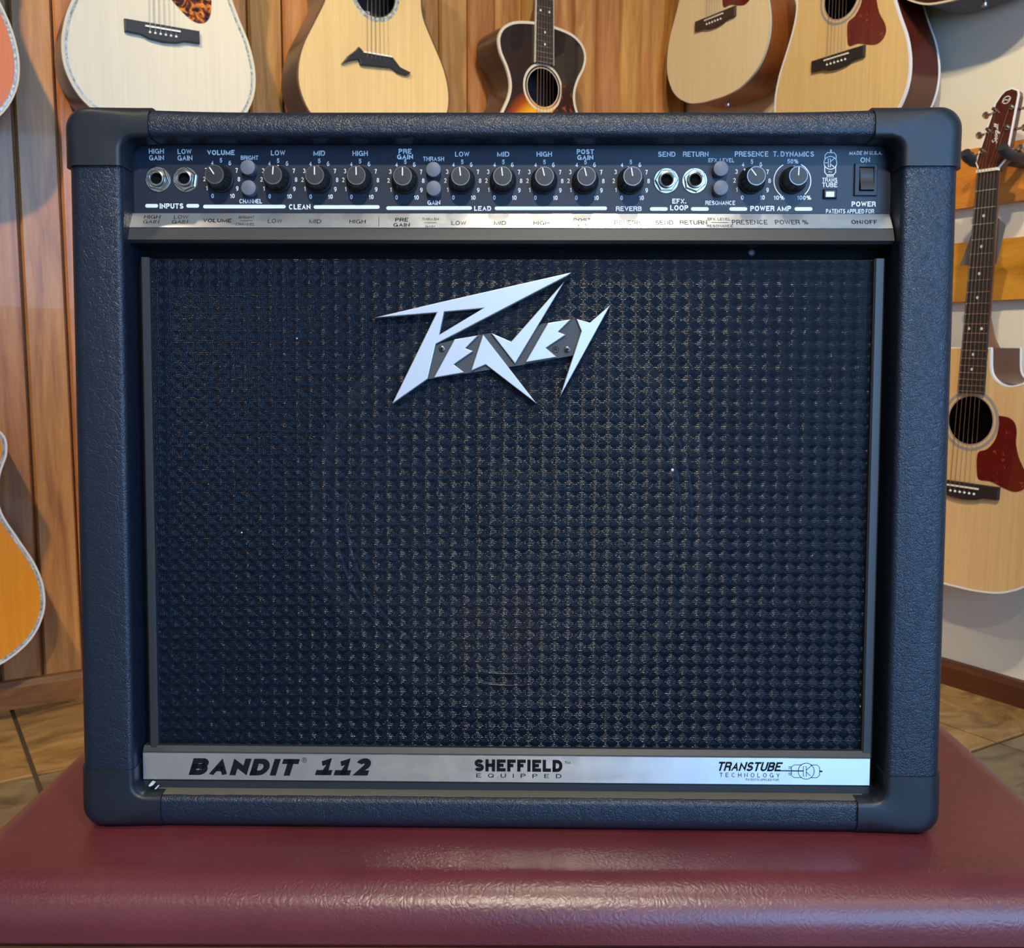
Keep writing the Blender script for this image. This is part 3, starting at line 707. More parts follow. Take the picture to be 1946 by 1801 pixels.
def flush_texts():
    geo = {}
    for t in TEXTS:
        for k in ([(t[1], t[9], t[10], t[11])] if t[0] == 'box' else [(q[0], t[5], 0.0, 1.0) for q in t[1]]):
            if k not in geo: geo[k] = glyph_word(*k)
    def put(mb, g, pl, ua, ub, va, vb):
        o, u, v = pl; k = len(mb.v)
        mb.v += [tuple(o + u * (ua + (ub - ua) * p[0]) + v * (va + (vb - va) * p[1])) for p in g[0]]
        mb.f += [tuple(i + k for i in q) for q in g[1]]
    for t in TEXTS:
        mb = MB()
        if t[0] == 'box':
            _, s, x0, x1, y0, y1, pl, mat, parent, bold, sh, spc = t
            g = geo[(s, bold, sh, spc)]
            ym = (y0 + y1) / 2; xm = (x0 + x1) / 2
            ua = onplane(pl, x0, ym)[0]; ub = onplane(pl, x1, ym)[0]; va = onplane(pl, xm, y1)[1]; vb = onplane(pl, xm, y0)[1]
            put(mb, g, pl, ua, ub, va, vb); nm = 'lettering'
        else:
            _, items, pl, mat, parent, bold = t
            for s, u_, v_, hgt in items:
                g = geo[(s, bold, 0.0, 1.0)]; w = g[2] / g[3] * hgt * 0.95
                put(mb, g, pl, u_ - w / 2, u_ + w / 2, v_ - hgt / 2, v_ + hgt / 2)
            nm = 'number_scale'
        me = bpy.data.meshes.new(nm); me.from_pydata(mb.v, [], mb.f); me.update()
        # face the viewer
        if len(me.polygons) and me.polygons[0].normal.y > 0: me.flip_normals()
        link(nm, me, mat, parent)

W_ = 'print'
B1, B2, B0 = 0.165, 0.215, 0.12
P_ = [("HIGH", 282.7, 311.4, 282.5, 292, B1), ("GAIN", 283.4, 311.4, 295, 304.6, B1), ("LOW", 337.5, 364, 283, 292.5, B1), ("GAIN", 337.5, 365.5, 295.3, 305, B1),
      ("VOLUME", 393.6, 446, 285, 294.6, B2), ("BRIGHT", 457.4, 490.8, 295.6, 303.6, B1), ("CHANNEL", 455, 498, 378, 386.4, B1), ("LOW", 514.8, 542, 285.5, 295.2, B1),
      ("MID", 595.7, 617.7, 286, 295.7, B1), ("HIGH", 669.8, 699, 286.5, 296.2, B1), ("INPUTS", 303.4, 348.5, 386.4, 396.4, B2), ("CLEAN", 549, 590, 388, 398, B2),
      ("PRE", 757.4, 782, 282.6, 292, B2), ("GAIN", 754.6, 784.8, 293.3, 302.7, B2), ("THRASH", 804, 844, 297.6, 306, B1), ("GAIN", 812.5, 836.5, 380.7, 389.2, B1),
      ("LOW", 864.8, 892, 288, 297.6, B1), ("MID", 944.8, 968, 288, 297.6, B1), ("HIGH", 1019.7, 1049, 288, 297.6, B1), ("POST", 1096, 1128.8, 283.4, 292.8, B2),
      ("GAIN", 1097, 1127.4, 294.5, 303.8, B2), ("LEAD", 901, 933.5, 391.4, 400.5, B2), ("REVERB", 1170.6, 1219.5, 392, 400.9, B1),
      ("SEND", 1250.8, 1283.5, 287.9, 297.9, B1), ("RETURN", 1297.9, 1346.3, 287.9, 297.9, B1), ("EFX. LEVEL", 1346.3, 1395.4, 300.6, 308.3, B1), ("PRESENCE", 1396.4, 1460.2, 287.5, 297.6, B1),
      ("T. DYNAMICS", 1469.2, 1547, 287.5, 297.6, B1), ("50%", 1496.6, 1517.3, 302.2, 310.6, B1), ("10%", 1470.2, 1491.3, 371.4, 379.7, B1), ("100%", 1515, 1541.4, 371.4, 379.7, B1),
      ("EFX.", 1277.5, 1304.2, 377.4, 386.8, B2), ("LOOP", 1273.5, 1307.9, 389.8, 399.8, B2), ("RESONANCE", 1340.6, 1397, 381.4, 389.4, B1), ("POWER AMP", 1425.8, 1503.3, 391, 401, B2),
      ("TRANS", 1562.4, 1591.4, 337.7, 346, B1), ("TUBE", 1562.4, 1591.4, 346.8, 355.7, B1), ("MADE IN U.S.A.", 1613.5, 1676.6, 286.9, 294.2, B2), ("ON", 1635.2, 1653.2, 298.9, 308.9, B1),
      ("POWER", 1618.2, 1664.3, 382.7, 392.4, B2), ("PATENTS APPLIED FOR", 1569.7, 1660.9, 397, 405.5, B1), ("TM", 1574.0, 1581.0, 325.0, 328.0, 0.14)]
for s, a, b, c, d, bo in P_: text(s, a, b, c, d, PANEL, W_, cpanel, bo, 0.18 if s == "MADE IN U.S.A." else 0.0)
L_ = [("HIGH", 274, 304.8, 408.5, 415.5, B0), ("GAIN", 272, 302.4, 417.5, 424.5, B0), ("LOW", 330.5, 357.9, 408.5, 415.5, B0), ("GAIN", 327, 357, 417.5, 424.5, B0), ("VOLUME", 385.6, 440, 415.5, 422.2, B1),
      ("BRIGHT", 453.7, 483.8, 410.5, 415.1, B0), ("CHANNEL", 448, 484.8, 423.2, 428.2, B0), ("LOW", 509, 536.6, 416, 423.5, B0), ("MID", 587.7, 610.4, 416.5, 424, B0), ("HIGH", 664, 695, 417, 424.5, B0),
      ("PRE", 751, 775.7, 414, 421, B1), ("GAIN", 747.5, 778.6, 423.6, 430.7, B1), ("THRASH", 802, 834, 414, 418.5, B0), ("GAIN", 808, 826.6, 427.6, 431.8, B0), ("LOW", 858, 886, 419.7, 427.3, B0),
      ("MID", 939, 961.7, 419.7, 427.3, B0), ("HIGH", 1013.7, 1043.7, 419.7, 427.3, B0), ("POST", 1090, 1123.4, 415, 421, B0), ("GAIN", 1092, 1122.8, 424, 430, B0), ("REVERB", 1167.8, 1217, 419, 426.5, B0),
      ("SEND", 1245.4, 1279.5, 418.5, 426.5, B0), ("RETURN", 1292, 1343.6, 418.5, 426.5, B0), ("EFX. LEVEL", 1345, 1387.7, 413.8, 418.5, B0), ("RESONANCE", 1343.6, 1393, 426.8, 431.5, B0),
      ("PRESENCE", 1391, 1458.5, 417.8, 426.2, B0), ("POWER %", 1473, 1535.7, 417.8, 426.2, B0), ("ON/OFF", 1618, 1667.3, 417.8, 425.5, B1)]
for s, a, b, c, d, bo in L_: text(s, a, b, c, d, LEG, 'ink', legend, bo)
text("BANDIT", 358.2, 570.3, 1441.2, 1473, NAME, 'ink', nstrip, 0.30, 0.26)
text("!!2", 598.3, 705.2, 1440.2, 1473, NAME, 'ink', nstrip, 0.30, 0.26)
text("R", 576.4, 580.4, 1441.4, 1446.4, NAME, 'ink', nstrip, 0.14)
text("SHEFFIELD", 902, 1068.9, 1443, 1466, NAME, 'ink', nstrip, 0.28)
text("TM", 1073, 1083.9, 1446, 1451.4, NAME, 'ink', nstrip, 0.14)
text("EQUIPPED", 905, 1067, 1470, 1477.8, NAME, 'ink', nstrip, 0.13, 0.0, 2.1)
text("TRANSTUBE", 1365.9, 1488, 1447.7, 1465.1, NAME, 'ink', nstrip, 0.20, 0.3, 0.5)
text("TECHNOLOGY", 1367.4, 1481.8, 1468.5, 1476.7, NAME, 'ink', nstrip, 0.13, 0.0, 1.7)
text("PATENTS APPLIED FOR", 1417.3, 1479.8, 1479.3, 1483.6, NAME, 'ink', nstrip, 0.14)

# strokes: flat printed lines given as pixel polylines
def strokes(name, lines, wpx, pl, mat, parent, off=0.0):
    mb = MB(); o, u, v = pl; n_ = u.cross(v).normalized(); hw = wpx * PXM / 2
    for ln in lines:
        pts = [Vector(onplane(pl, *p)) for p in ln]; closed = (pts[0] - pts[-1]).length < 1e-5
        L, Rr = [], []
        for i, p in enumerate(pts):
            a = pts[i - 1] if i > 0 else (pts[-2] if closed else p); b = pts[i + 1] if i < len(pts) - 1 else (pts[1] if closed else p)
            d = (b - a).normalized(); nn = Vector((-d.y, d.x)); L.append(p + nn * hw); Rr.append(p - nn * hw)
        k = len(mb.v)
        for a, b in zip(L, Rr): mb.v += [tuple(o + u * a.x + v * a.y), tuple(o + u * b.x + v * b.y)]
        for i in range(len(pts) - 1): mb.f.append((k + 2 * i, k + 2 * i + 1, k + 2 * i + 3, k + 2 * i + 2))
    me = bpy.data.meshes.new(name); me.from_pydata(mb.v, [], mb.f); me.update()
    if me.polygons[0].normal.y > 0: me.flip_normals()
    return link(name, me, mat, parent)
def circ(cx, cy, r, n=32, a0=0, a1=360): return [(cx + r * math.cos(math.radians(a0 + (a1 - a0) * i / n)), cy + r * math.sin(math.radians(a0 + (a1 - a0) * i / n))) for i in range(n + 1)]
def rrect(x0, x1, y0, y1, r, n=6):
    p = []
    for cx_, cy_, a in ((x1 - r, y1 - r, 0), (x0 + r, y1 - r, 90), (x0 + r, y0 + r, 180), (x1 - r, y0 + r, 270)):
        for i in range(n + 1): t_ = math.radians(a + 90 * i / n); p.append((cx_ + r * math.cos(t_), cy_ + r * math.sin(t_)))
    return p + [p[0]]
def pill(name, x0, x1, yc, hpx, pl, mat, parent):
    r = hpx / 2; pts = circ(x1 - r, yc, r, 8, -90, 90) + circ(x0 + r, yc, r, 8, 90, 270)
    o, u, v = pl; vs = []
    for p in pts: a = onplane(pl, *p); vs.append(tuple(o + u * a[0] + v * a[1]))
    me = bpy.data.meshes.new(name); me.from_pydata(vs, [], [tuple(range(len(vs)))]); me.update()
    if me.polygons[0].normal.y > 0: me.flip_normals()
    return link(name, me, mat, parent)
for a, b, y in ((276, 300.5, 391), (354, 378.5, 391), (386, 543, 392.5), (596, 721.5, 393.3), (734, 897, 395.3), (940, 1153.5, 395.8), (1235, 1269, 397), (1313, 1347, 397), (1386, 1420, 397), (1510, 1544, 397)):
    pill('group_bar', a, b, y, 7, PANEL, W_, cpanel)
strokes('dynamics_arc', [circ(1505.8, 343.5, 35, 24, 128, 240), circ(1505.8, 343.5, 35, 24, -62, 48)], 1.8, PANEL, W_, cpanel)
# tube-and-transistor emblem on the panel
px, py = 1578.1, 309.3
strokes('tube_emblem', [circ(px, py, 12.2), [(px - 10.3, py - 7), (px - 10.3, 295), (px - 6, 290), (px + 7, 290), (px + 11, 295), (px + 11, py - 7)],
    [(px - 10.8, py + 7), (px - 10.8, 327), (px - 7, 332), (px + 6, 332), (px + 10, 327), (px + 10, py + 7)], [(px - 11, py), (px - 3, py)],
    [(px - 4, py - 8), (px, py - 8), (px, py + 8), (px - 4, py + 8), (px - 4, py - 8)], [(px, py - 2), (px + 8, py - 9)], [(px, py + 2), (px + 7, py + 8)]]
    + [[(px - 5.8 + 3.6 * i, 333), (px - 6.2 + 3.6 * i, 337)] for i in range(4)], 1.6, PANEL, W_, cpanel)
strokes('emblem_tip', [[(px + 0.9, 284), (px + 0.9, 289.5)]], 3.2, PANEL, W_, cpanel)
# rules on the legend strip
for ln_ in ([(455.7, 419), (480, 419)], [(720, 411), (720, 430)], [(806, 423), (830, 423)], [(1145, 413), (1145, 432)], [(1352, 422.5), (1384, 422.5)]): strokes('rule', [ln_], 0.9, LEG, 'ink', legend)
# tube emblem on the name strip
ex, ey = 1532.2, 1465.1
strokes('tube_emblem', [circ(ex, ey, 15.2), [(ex - 8, 1453.2), (1509, 1453.2), (1504, 1457), (1504, 1473), (1509, 1477.2), (ex - 8, 1477.2)], [(ex + 8, 1453.4), (1553, 1453.4), (1557.6, 1458), (1557.6, 1473), (1553, 1477.4), (ex + 8, 1477.4)],
    [(ex - 5.4, 1456), (ex + 0.2, 1456), (ex + 0.2, 1475), (ex - 5.4, 1475), (ex - 5.4, 1456)], [(ex + 0.5, 1463), (ex + 11, 1453.5)], [(ex + 0.5, 1467), (ex + 8, 1474)], [(1498.3, 1457), (1503.7, 1457)], [(1498.3, 1460), (1503.7, 1460)], [(1498.3, 1469), (1503.7, 1469)], [(1498.3, 1472), (1503.7, 1472)]], 1.2, NAME, 'ink', nstrip)
strokes('emblem_lead', [[(1477, 1464.3), (1527, 1464.7)]], 2.2, NAME, 'ink', nstrip)
strokes('emblem_tip', [[(1557, 1465.3), (1563, 1465.6)]], 3.0, NAME, 'ink', nstrip)
strokes('registered_mark', [circ(578.3, 1443.9, 4.4, 20)], 0.8, NAME, 'ink', nstrip)

# ---- knobs -------------------------------------------------
NK = 40
def knob_meshes():
    mb = MB(); prof = [(0.0092, 0.0), (0.0092, -0.0018), (0.0086, -0.0024), (0.0072, -0.0128), (0.0066, -0.0146), (0.0062, -0.0148)]
    for k_, (r, y) in enumerate(prof):
        for i in range(NK * 2):
            a = 2 * PI * i / (NK * 2); rr = r - (0.00042 if (i % 2 and 2 <= k_ <= 3) else 0)
            mb.v.append((rr * math.cos(a), y, rr * math.sin(a)))
    n = NK * 2
    for j in range(len(prof) - 1):
        for i in range(n): mb.f.append((j * n + i, j * n + (i + 1) % n, (j + 1) * n + (i + 1) % n, (j + 1) * n + i))
    body = mb.mesh('knob'); body.materials.append(M['knob'])
    ring_ = MB().lathe_y([(0.00655, -0.01455), (0.0063, -0.0150), (0.0058, -0.0150), (0.0057, -0.0147)], 40).mesh('cap_ring'); ring_.materials.append(M['ringmetal'])
    cap = MB().lathe_y([(0.0058, -0.01475), (0.0, -0.01480)], 40).mesh('cap'); cap.materials.append(M['knobcap'])
    pt = MB().box(-0.00036, 0.00036, -0.01510, -0.0147, 0.0002, 0.0056).box(-0.0005, 0.0005, -0.0030, -0.0020, 0.0076, 0.0094).mesh('pointer'); pt.materials.append(M['print'])
    for me in (body, ring_, cap):
        me.polygons.foreach_set('use_smooth', [True] * len(me.polygons)); me.set_sharp_from_angle(angle=math.radians(28))
    return body, ring_, cap, pt
KM = knob_meshes()
KNOBS = [(420, 341, -34), (528.5, 341.8, 5), (606.5, 342.3, 0), (684, 342.8, -1), (770, 343.8, 0), (878, 344, -7), (956, 344.2, -7), (1034, 344.4, -14), (1112, 344.5, -14), (1198, 344.5, -11), (1427.8, 343.8, -38), (1506, 343.5, 2)]
NUMS = [("0", -16.5, 31), ("1", -27.5, 16), ("2", -32, -1), ("3", -28.5, -17.5), ("4", -16.5, -31), ("5", 0.5, -36), ("6", 17.5, -31), ("7", 30.5, -17), ("8", 34.5, -0.5), ("9", 31, 17), ("10", 21.5, 31)]
for i, (kx, ky, ang) in enumerate(KNOBS):
    x, z = loc(kx, ky, YP)
    k = bpy.data.objects.new('knob', KM[0]); COL.objects.link(k); k.parent = amp; k.location = (x, YP - 0.0004, z); k.rotation_euler = (0, math.radians(ang), 0)
    for nm, me in zip(('cap_ring', 'cap', 'pointer'), KM[1:]):
        c = bpy.data.objects.new(nm, me); COL.objects.link(c); c.parent = k
    if i < 11:
        TEXTS.append(('scale', [(s, x + dx * PXM, z - dy * PXM, 0.0031) for s, dx, dy in NUMS], PANEL, W_, cpanel, 0.17))
# push buttons
bt = MB().lathe_y([(0.0052, 0), (0.0052, -0.0052), (0.0050, -0.0060), (0.0045, -0.0062), (0.0, -0.0063)], 32).mesh('push_button'); bt.materials.append(M['button'])
bt.polygons.foreach_set('use_smooth', [True] * len(bt.polygons)); bt.set_sharp_from_angle(angle=math.radians(30))
for bx_, by_ in ((475, 321.5), (476.5, 360), (825, 325.5), (825.5, 361), (1367, 324), (1367, 360)):
    x, z = loc(bx_, by_, YP); o = bpy.data.objects.new('push_button', bt); COL.objects.link(o); o.parent = amp; o.location = (x, YP, z)
# jacks
hexn = MB(); n = 6; prof = [(0.0080, 0.0), (0.0080, -0.0022), (0.0074, -0.0028), (0.0045, -0.0028)]
hexn.lathe_y(prof, 6); hexm = hexn.mesh('nut'); hexm.materials.append(M['chrome'])
wash = MB().lathe_y([(0.0088, 0.0), (0.0088, -0.0004), (0.0084, -0.0007), (0.004, -0.0007)], 40).mesh('jack_socket'); wash.materials.append(M['chrome'])
coll = MB().lathe_y([(0.0058, -0.0020), (0.0058, -0.0040), (0.0054, -0.0046), (0.0046, -0.0048), (0.0040, -0.0044), (0.0034, -0.0030), (0.0034, 0.004)], 36).mesh('collar'); coll.materials.append(M['chrome'])
bore = MB().lathe_y([(0.00345, -0.0030), (0.0042, -0.0010), (0.0, -0.00095)], 24).mesh('bore'); bore.materials.append(M['hole'])
for me in (wash, coll): me.polygons.foreach_set('use_smooth', [True] * len(me.polygons)); me.set_sharp_from_angle(angle=math.radians(35))
for i, (jx, jy) in enumerate(((300.5, 341), (353, 341), (1266, 343.5), (1320, 343.5))):
    x, z = loc(jx, jy, YP); o = bpy.data.objects.new('jack_socket', wash); COL.objects.link(o); o.parent = amp; o.location = (x, YP, z)
    for nm, me, a in (('nut', hexm, (12, 38, 0, 20)[i]), ('collar', coll, 0), ('bore', bore, 0)):
        c = bpy.data.objects.new(nm, me); COL.objects.link(c); c.parent = o; c.rotation_euler = (0, math.radians(a), 0)
# panel needs openings only behind the sockets: shallow wells are part of the bores
# indicator lamp
def pbox(x0, x1, y0, y1, d0, d1):
    a = loc(x0, y1, YP); b = loc(x1, y0, YP); return MB().box(a[0], b[0], YP - d1, YP - d0, a[1], b[1])
x0, z0 = loc(1563.5, 378, YP); x1, z1 = loc(1589.5, 360, YP)
ind = prism('indicator_light', [[(x0, z0), (x1, z0), (x1, z1), (x0, z1)]], YP - 0.0022, YP, 'knob', amp, 0.0009)
x0, z0 = loc(1569, 374.5, YP - 0.0022); x1, z1 = loc(1585.5, 364, YP - 0.0022)
prism('lens', [[(x0, z0), (x1, z0), (x1, z1), (x0, z1)]], YP - 0.0026, YP - 0.0020, 'lens', ind, 0.0003)
# rocker switch
x0, z0 = loc(1622, 372.5, YP); x1, z1 = loc(1667, 311.5, YP)
psw = prism('power_switch', [[(x0, z0), (x1, z0), (x1, z1), (x0, z1)], [(x0 + 0.0034, z0 + 0.0034), (x1 - 0.0026, z0 + 0.0034), (x1 - 0.0026, z1 - 0.0026), (x0 + 0.0034, z1 - 0.0026)]], YP - 0.0018, YP, 'panel', amp, 0.0004)
mb = MB(); xa, xb = x0 + 0.0037, x1 - 0.0029; za, zb = z0 + 0.0037, z1 - 0.0029; zm = za + (zb - za) * 0.70
pf = [(YP, za), (YP - 0.0036, za), (YP - 0.0034, za + 0.003), (YP - 0.0024, (za + zm) / 2), (YP - 0.0018, zm - 0.0015), (YP - 0.0020, zm), (YP - 0.0008, zb), (YP, zb)]
n = len(pf)
for X in (xa, xb):
    for y, z in pf: mb.v.append((X, y, z))
for i in range(n): mb.f.append((i, (i + 1) % n, (i + 1) % n + n, i + n))
mb.f += [tuple(range(n)), tuple(range(2 * n - 1, n - 1, -1))]
mb.build('rocker', 'knob', psw, 30)

# ---- badge -------------------------------------------------
YL = 0.0035
def lp(pts): return [loc(680 + a / 3.742, 490 + b / 3.742, YL) for a, b in pts]
badge_plate = [(553, 614), (690, 579), (948, 532), (1090, 600), (1310, 466), (1553, 431), (1592, 520), (1530, 692), (1118, 768), (800, 815), (493, 862)]
badge = prism('badge', [lp(badge_plate)], YL + 0.0020, 0.0105, 'badgeplate', amp)
LET = [[[(115, 425), (560, 320), (1520, 102), (1492, 124), (553, 612), (495, 860), (245, 1035), (561, 388)], [(612, 383), (893, 357), (578, 546)]],
       [[(688, 578), (857, 550), (765, 642), (820, 663), (683, 757), (757, 815), (540, 852)]],
       [[(890, 543), (1272, 1037), (908, 758), (805, 803)]],
       [[(948, 533), (1090, 595), (1470, 165), (1118, 752)]],
       [[(1352, 462), (1517, 435), (1425, 525), (1478, 547), (1338, 640), (1415, 705), (1192, 742)]],
       [[(1553, 432), (1650, 460), (1797, 332), (1437, 988), (1590, 520)]]]
for L in LET: prism('badge_letter', [lp(q) for q in L], YL, 0.0105, 'badge', badge, 0.0005)
for a, b in ((597, 645), (1490, 650)):
    x, z = lp([(a, b)])[0]
    sc_ = MB().lathe_y([(0.0022, YL + 0.0021), (0.0021, YL + 0.0012), (0.0012, YL + 0.0008), (0.0, YL + 0.0008)], 20, x, z)
    sc_.build('screw', 'steel', badge, 40)
    MB().box(x - 0.0014, x + 0.0014, YL + 0.0006, YL + 0.0009, z - 0.0003, z + 0.0003).box(x - 0.0003, x + 0.0003, YL + 0.0006, YL + 0.00088, z - 0.0014, z + 0.0014).build('screw', 'hole', badge)
BADGE = (Vector((0, YL + 0.0019, 0)), Vector((1, 0, 0)), Vector((0, 0, 1)))
rx, ry = 680 + 1407 / 3.742, 490 + 652 / 3.742
strokes('registered_mark', [circ(rx, ry, 6, 20)], 1.0, BADGE, 'ink', badge)
text("R", rx - 2.6, rx + 2.6, ry - 3.2, ry + 3.2, BADGE, 'ink', badge, 0.16)
flush_texts()

# dust on the ledge in front of the name bar, torn scraps in its left corner
random.seed(3)
mb = MB(); N = 90
for i in range(N + 1):
    x = XL + 0.012 + (XR - XL - 0.024) * i / N; e_ = 0.0015 * random.random()
    for y, z in ((-0.0052 + e_, ZB + 0.0001), (-0.003, ZB + 0.0005), (0.0052, ZB + 0.0009)): mb.v.append(shear((x, y, z)))
for i in range(N):
    for j in range(2): mb.f.append((3 * i + j, 3 * i + 3 + j, 3 * i + 4 + j, 3 * i + 1 + j))
mb.build('dust_film', 'dust', amp, 180)
for (px_, py_, w__, h__, a_) in ((288, 1490, 11, 6, 35), (281, 1505, 9, 6, -20), (272, 1508, 6, 5, 10), (297, 1497, 6, 3, 50), (1664, 1516, 9, 4, -15), (1671, 1508, 4, 6, 40)):
    x, z = loc(px_, py_, 0.0); P = []
    for k in range(9):
        t_ = 2 * PI * k / 9; r_ = 0.75 + 0.5 * random.random()
        u_ = w__ * PXM / 2 * r_ * math.cos(t_); v_ = h__ * PXM / 2 * r_ * math.sin(t_); ca, sa_ = math.cos(math.radians(a_)), math.sin(math.radians(a_))
        P.append((x + u_ * ca - v_ * sa_, z + u_ * sa_ + v_ * ca))
    prism('torn_scrap', [P], -0.0008 + random.random() * 0.001, 0.0035, 'scrap' if px_ < 1000 else 'dust', amp)

# lint caught in the grille cloth
for px_, py_, r_ in ((1278, 893, 0.0011), (564, 643, 0.0006), (459, 1012, 0.0006)):
    x, z = loc(px_, py_, YC - 0.001)
    MB().lathe_y([(0.0, YC - 0.0012), (r_ * 0.7, YC - 0.0010), (r_, YC - 0.0004), (r_ * 0.8, YC)], 8, x, z).build('lint_speck', 'scrap', amp)

# ================================================================== BENCH
zt = (am @ Vector((0, YF + 0.004, 0.0))).z
bx0, bx1, by0, by1 = -0.376, 0.408, 0.589, 1.36
th, R = 0.0405, 0.030
def rounded_pad(x0, x1, y0, y1, z0, z1, R, rc=0.05):
    mb = MB(); rings = []
    def ring(off, z):
        p = []
        for cx_, cy_, a in ((x1 - rc, y1 - rc, 0), (x0 + rc, y1 - rc, 90), (x0 + rc, y0 + rc, 180), (x1 - rc, y0 + rc, 270)):
            for i in range(9):
                t_ = math.radians(a + 90 * i / 8); p.append((cx_ + (rc - off) * math.cos(t_), cy_ + (rc - off) * math.sin(t_), z))
        return p
    prof = [(0.004, z0), (0.0, z0 + 0.004)] + [(R * (1 - math.cos(PI / 2 * i / 10)), z1 - R + R * math.sin(PI / 2 * i / 10)) for i in range(11)]
    k = 36
    for off, z in prof: mb.v += ring(off, z)
    for j in range(len(prof) - 1):
        for i in range(k): mb.f.append((j * k + i, j * k + (i + 1) % k, (j + 1) * k + (i + 1) % k, (j + 1) * k + i))
    mb.f.append(tuple((len(prof) - 1) * k + i for i in range(k))); mb.f.append(tuple(reversed(range(k))))
    return mb
bench = empty('bench', Matrix.Translation((0, 0, 0)))
tag(bench, 'maroon leather padded bench carrying the amplifier', 'bench')
rounded_pad(bx0, bx1, by0, by1, zt - th, zt, R).build('cushion', 'leather', bench, 40)
MB().box(bx0 + 0.004, bx1 - 0.004, by0 + 0.003, by1 - 0.004, zt - th - 0.07, zt - th).build('apron', 'baseR', bench)
for sx in (bx0 + 0.02, bx1 - 0.065):
    for sy in (by0 + 0.02, by1 - 0.065):
        MB().box(sx, sx + 0.045, sy, sy + 0.045, 0.0, zt - th - 0.07).build('leg', 'baseL', bench)

# ================================================================== GUITARS
DREAD = [(-0.210, 0.0), (-0.2085, 0.05), (-0.198, 0.105), (-0.165, 0.160), (-0.115, 0.191), (-0.06, 0.199), (0.0, 0.188), (0.06, 0.163), (0.115, 0.143), (0.16, 0.137), (0.205, 0.143), (0.245, 0.144), (0.272, 0.122), (0.285, 0.07), (0.288, 0.0)]
OM = [(-0.205, 0.0), (-0.2025, 0.055), (-0.188, 0.112), (-0.15, 0.162), (-0.10, 0.188), (-0.05, 0.191), (0.0, 0.178), (0.055, 0.150), (0.105, 0.125), (0.145, 0.119), (0.185, 0.126), (0.225, 0.139), (0.262, 0.132), (0.287, 0.085), (0.297, 0.0)]
PARLOR = [(-0.20, 0.0), (-0.197, 0.05), (-0.18, 0.11), (-0.14, 0.16), (-0.09, 0.182), (-0.04, 0.178), (0.01, 0.158), (0.06, 0.130), (0.105, 0.108), (0.14, 0.104), (0.175, 0.115), (0.21, 0.134), (0.245, 0.139), (0.275, 0.122), (0.295, 0.08), (0.303, 0.0)]
def smooth_half(pts, n=5):
    out = []
    for i in range(len(pts) - 1):
        p0 = Vector(pts[max(i - 1, 0)]); p1 = Vector(pts[i]); p2 = Vector(pts[i + 1]); p3 = Vector(pts[min(i + 2, len(pts) - 1)])
        if i == 0: p0 = Vector((pts[1][0], -pts[1][1]))
        if i == len(pts) - 2: p3 = Vector((pts[-2][0], -pts[-2][1]))
        for k in range(n):
            t = k / n
            out.append(tuple(0.5 * ((2 * p1) + (p2 - p0) * t + (2 * p0 - 5 * p1 + 4 * p2 - p3) * t * t + (-p0 + 3 * p1 - 3 * p2 + p3) * t ** 3)))
    return out + [tuple(pts[-1])]
def outline(shape, cut=None):
    h = smooth_half(shape)
    right = [(w, z) for z, w in h]; left = [(-w, z) for z, w in h[1:-1]]
    if cut:  # scooped cutaway on the right shoulder
        right = [p for p in right if p[1] < cut[0][1]] + catmull(cut)
        left = [(-w, z) for z, w in h[1:] if z < 0.2875]
    return right + left[::-1]
def catmull(pts, n=5):
    out = []
    for i in range(len(pts) - 1):
        p0, p1, p2, p3 = (Vector(pts[max(i - 1, 0)]), Vector(pts[i]), Vector(pts[i + 1]), Vector(pts[min(i + 2, len(pts) - 1)]))
        for k in range(n):
            t = k / n; out.append(tuple(0.5 * ((2 * p1) + (p2 - p0) * t + (2 * p0 - 5 * p1 + 4 * p2 - p3) * t * t + (-p0 + 3 * p1 - 3 * p2 + p3) * t ** 3)))
    return out + [tuple(pts[-1])]
def inset(pts, d):
    n = len(pts); out = []
    for i in range(n):
        a = Vector(pts[i - 1]); b = Vector(pts[(i + 1) % n]); t = (b - a).normalized(); out.append((pts[i][0] - t.y * d, pts[i][1] + t.x * d))
    return out
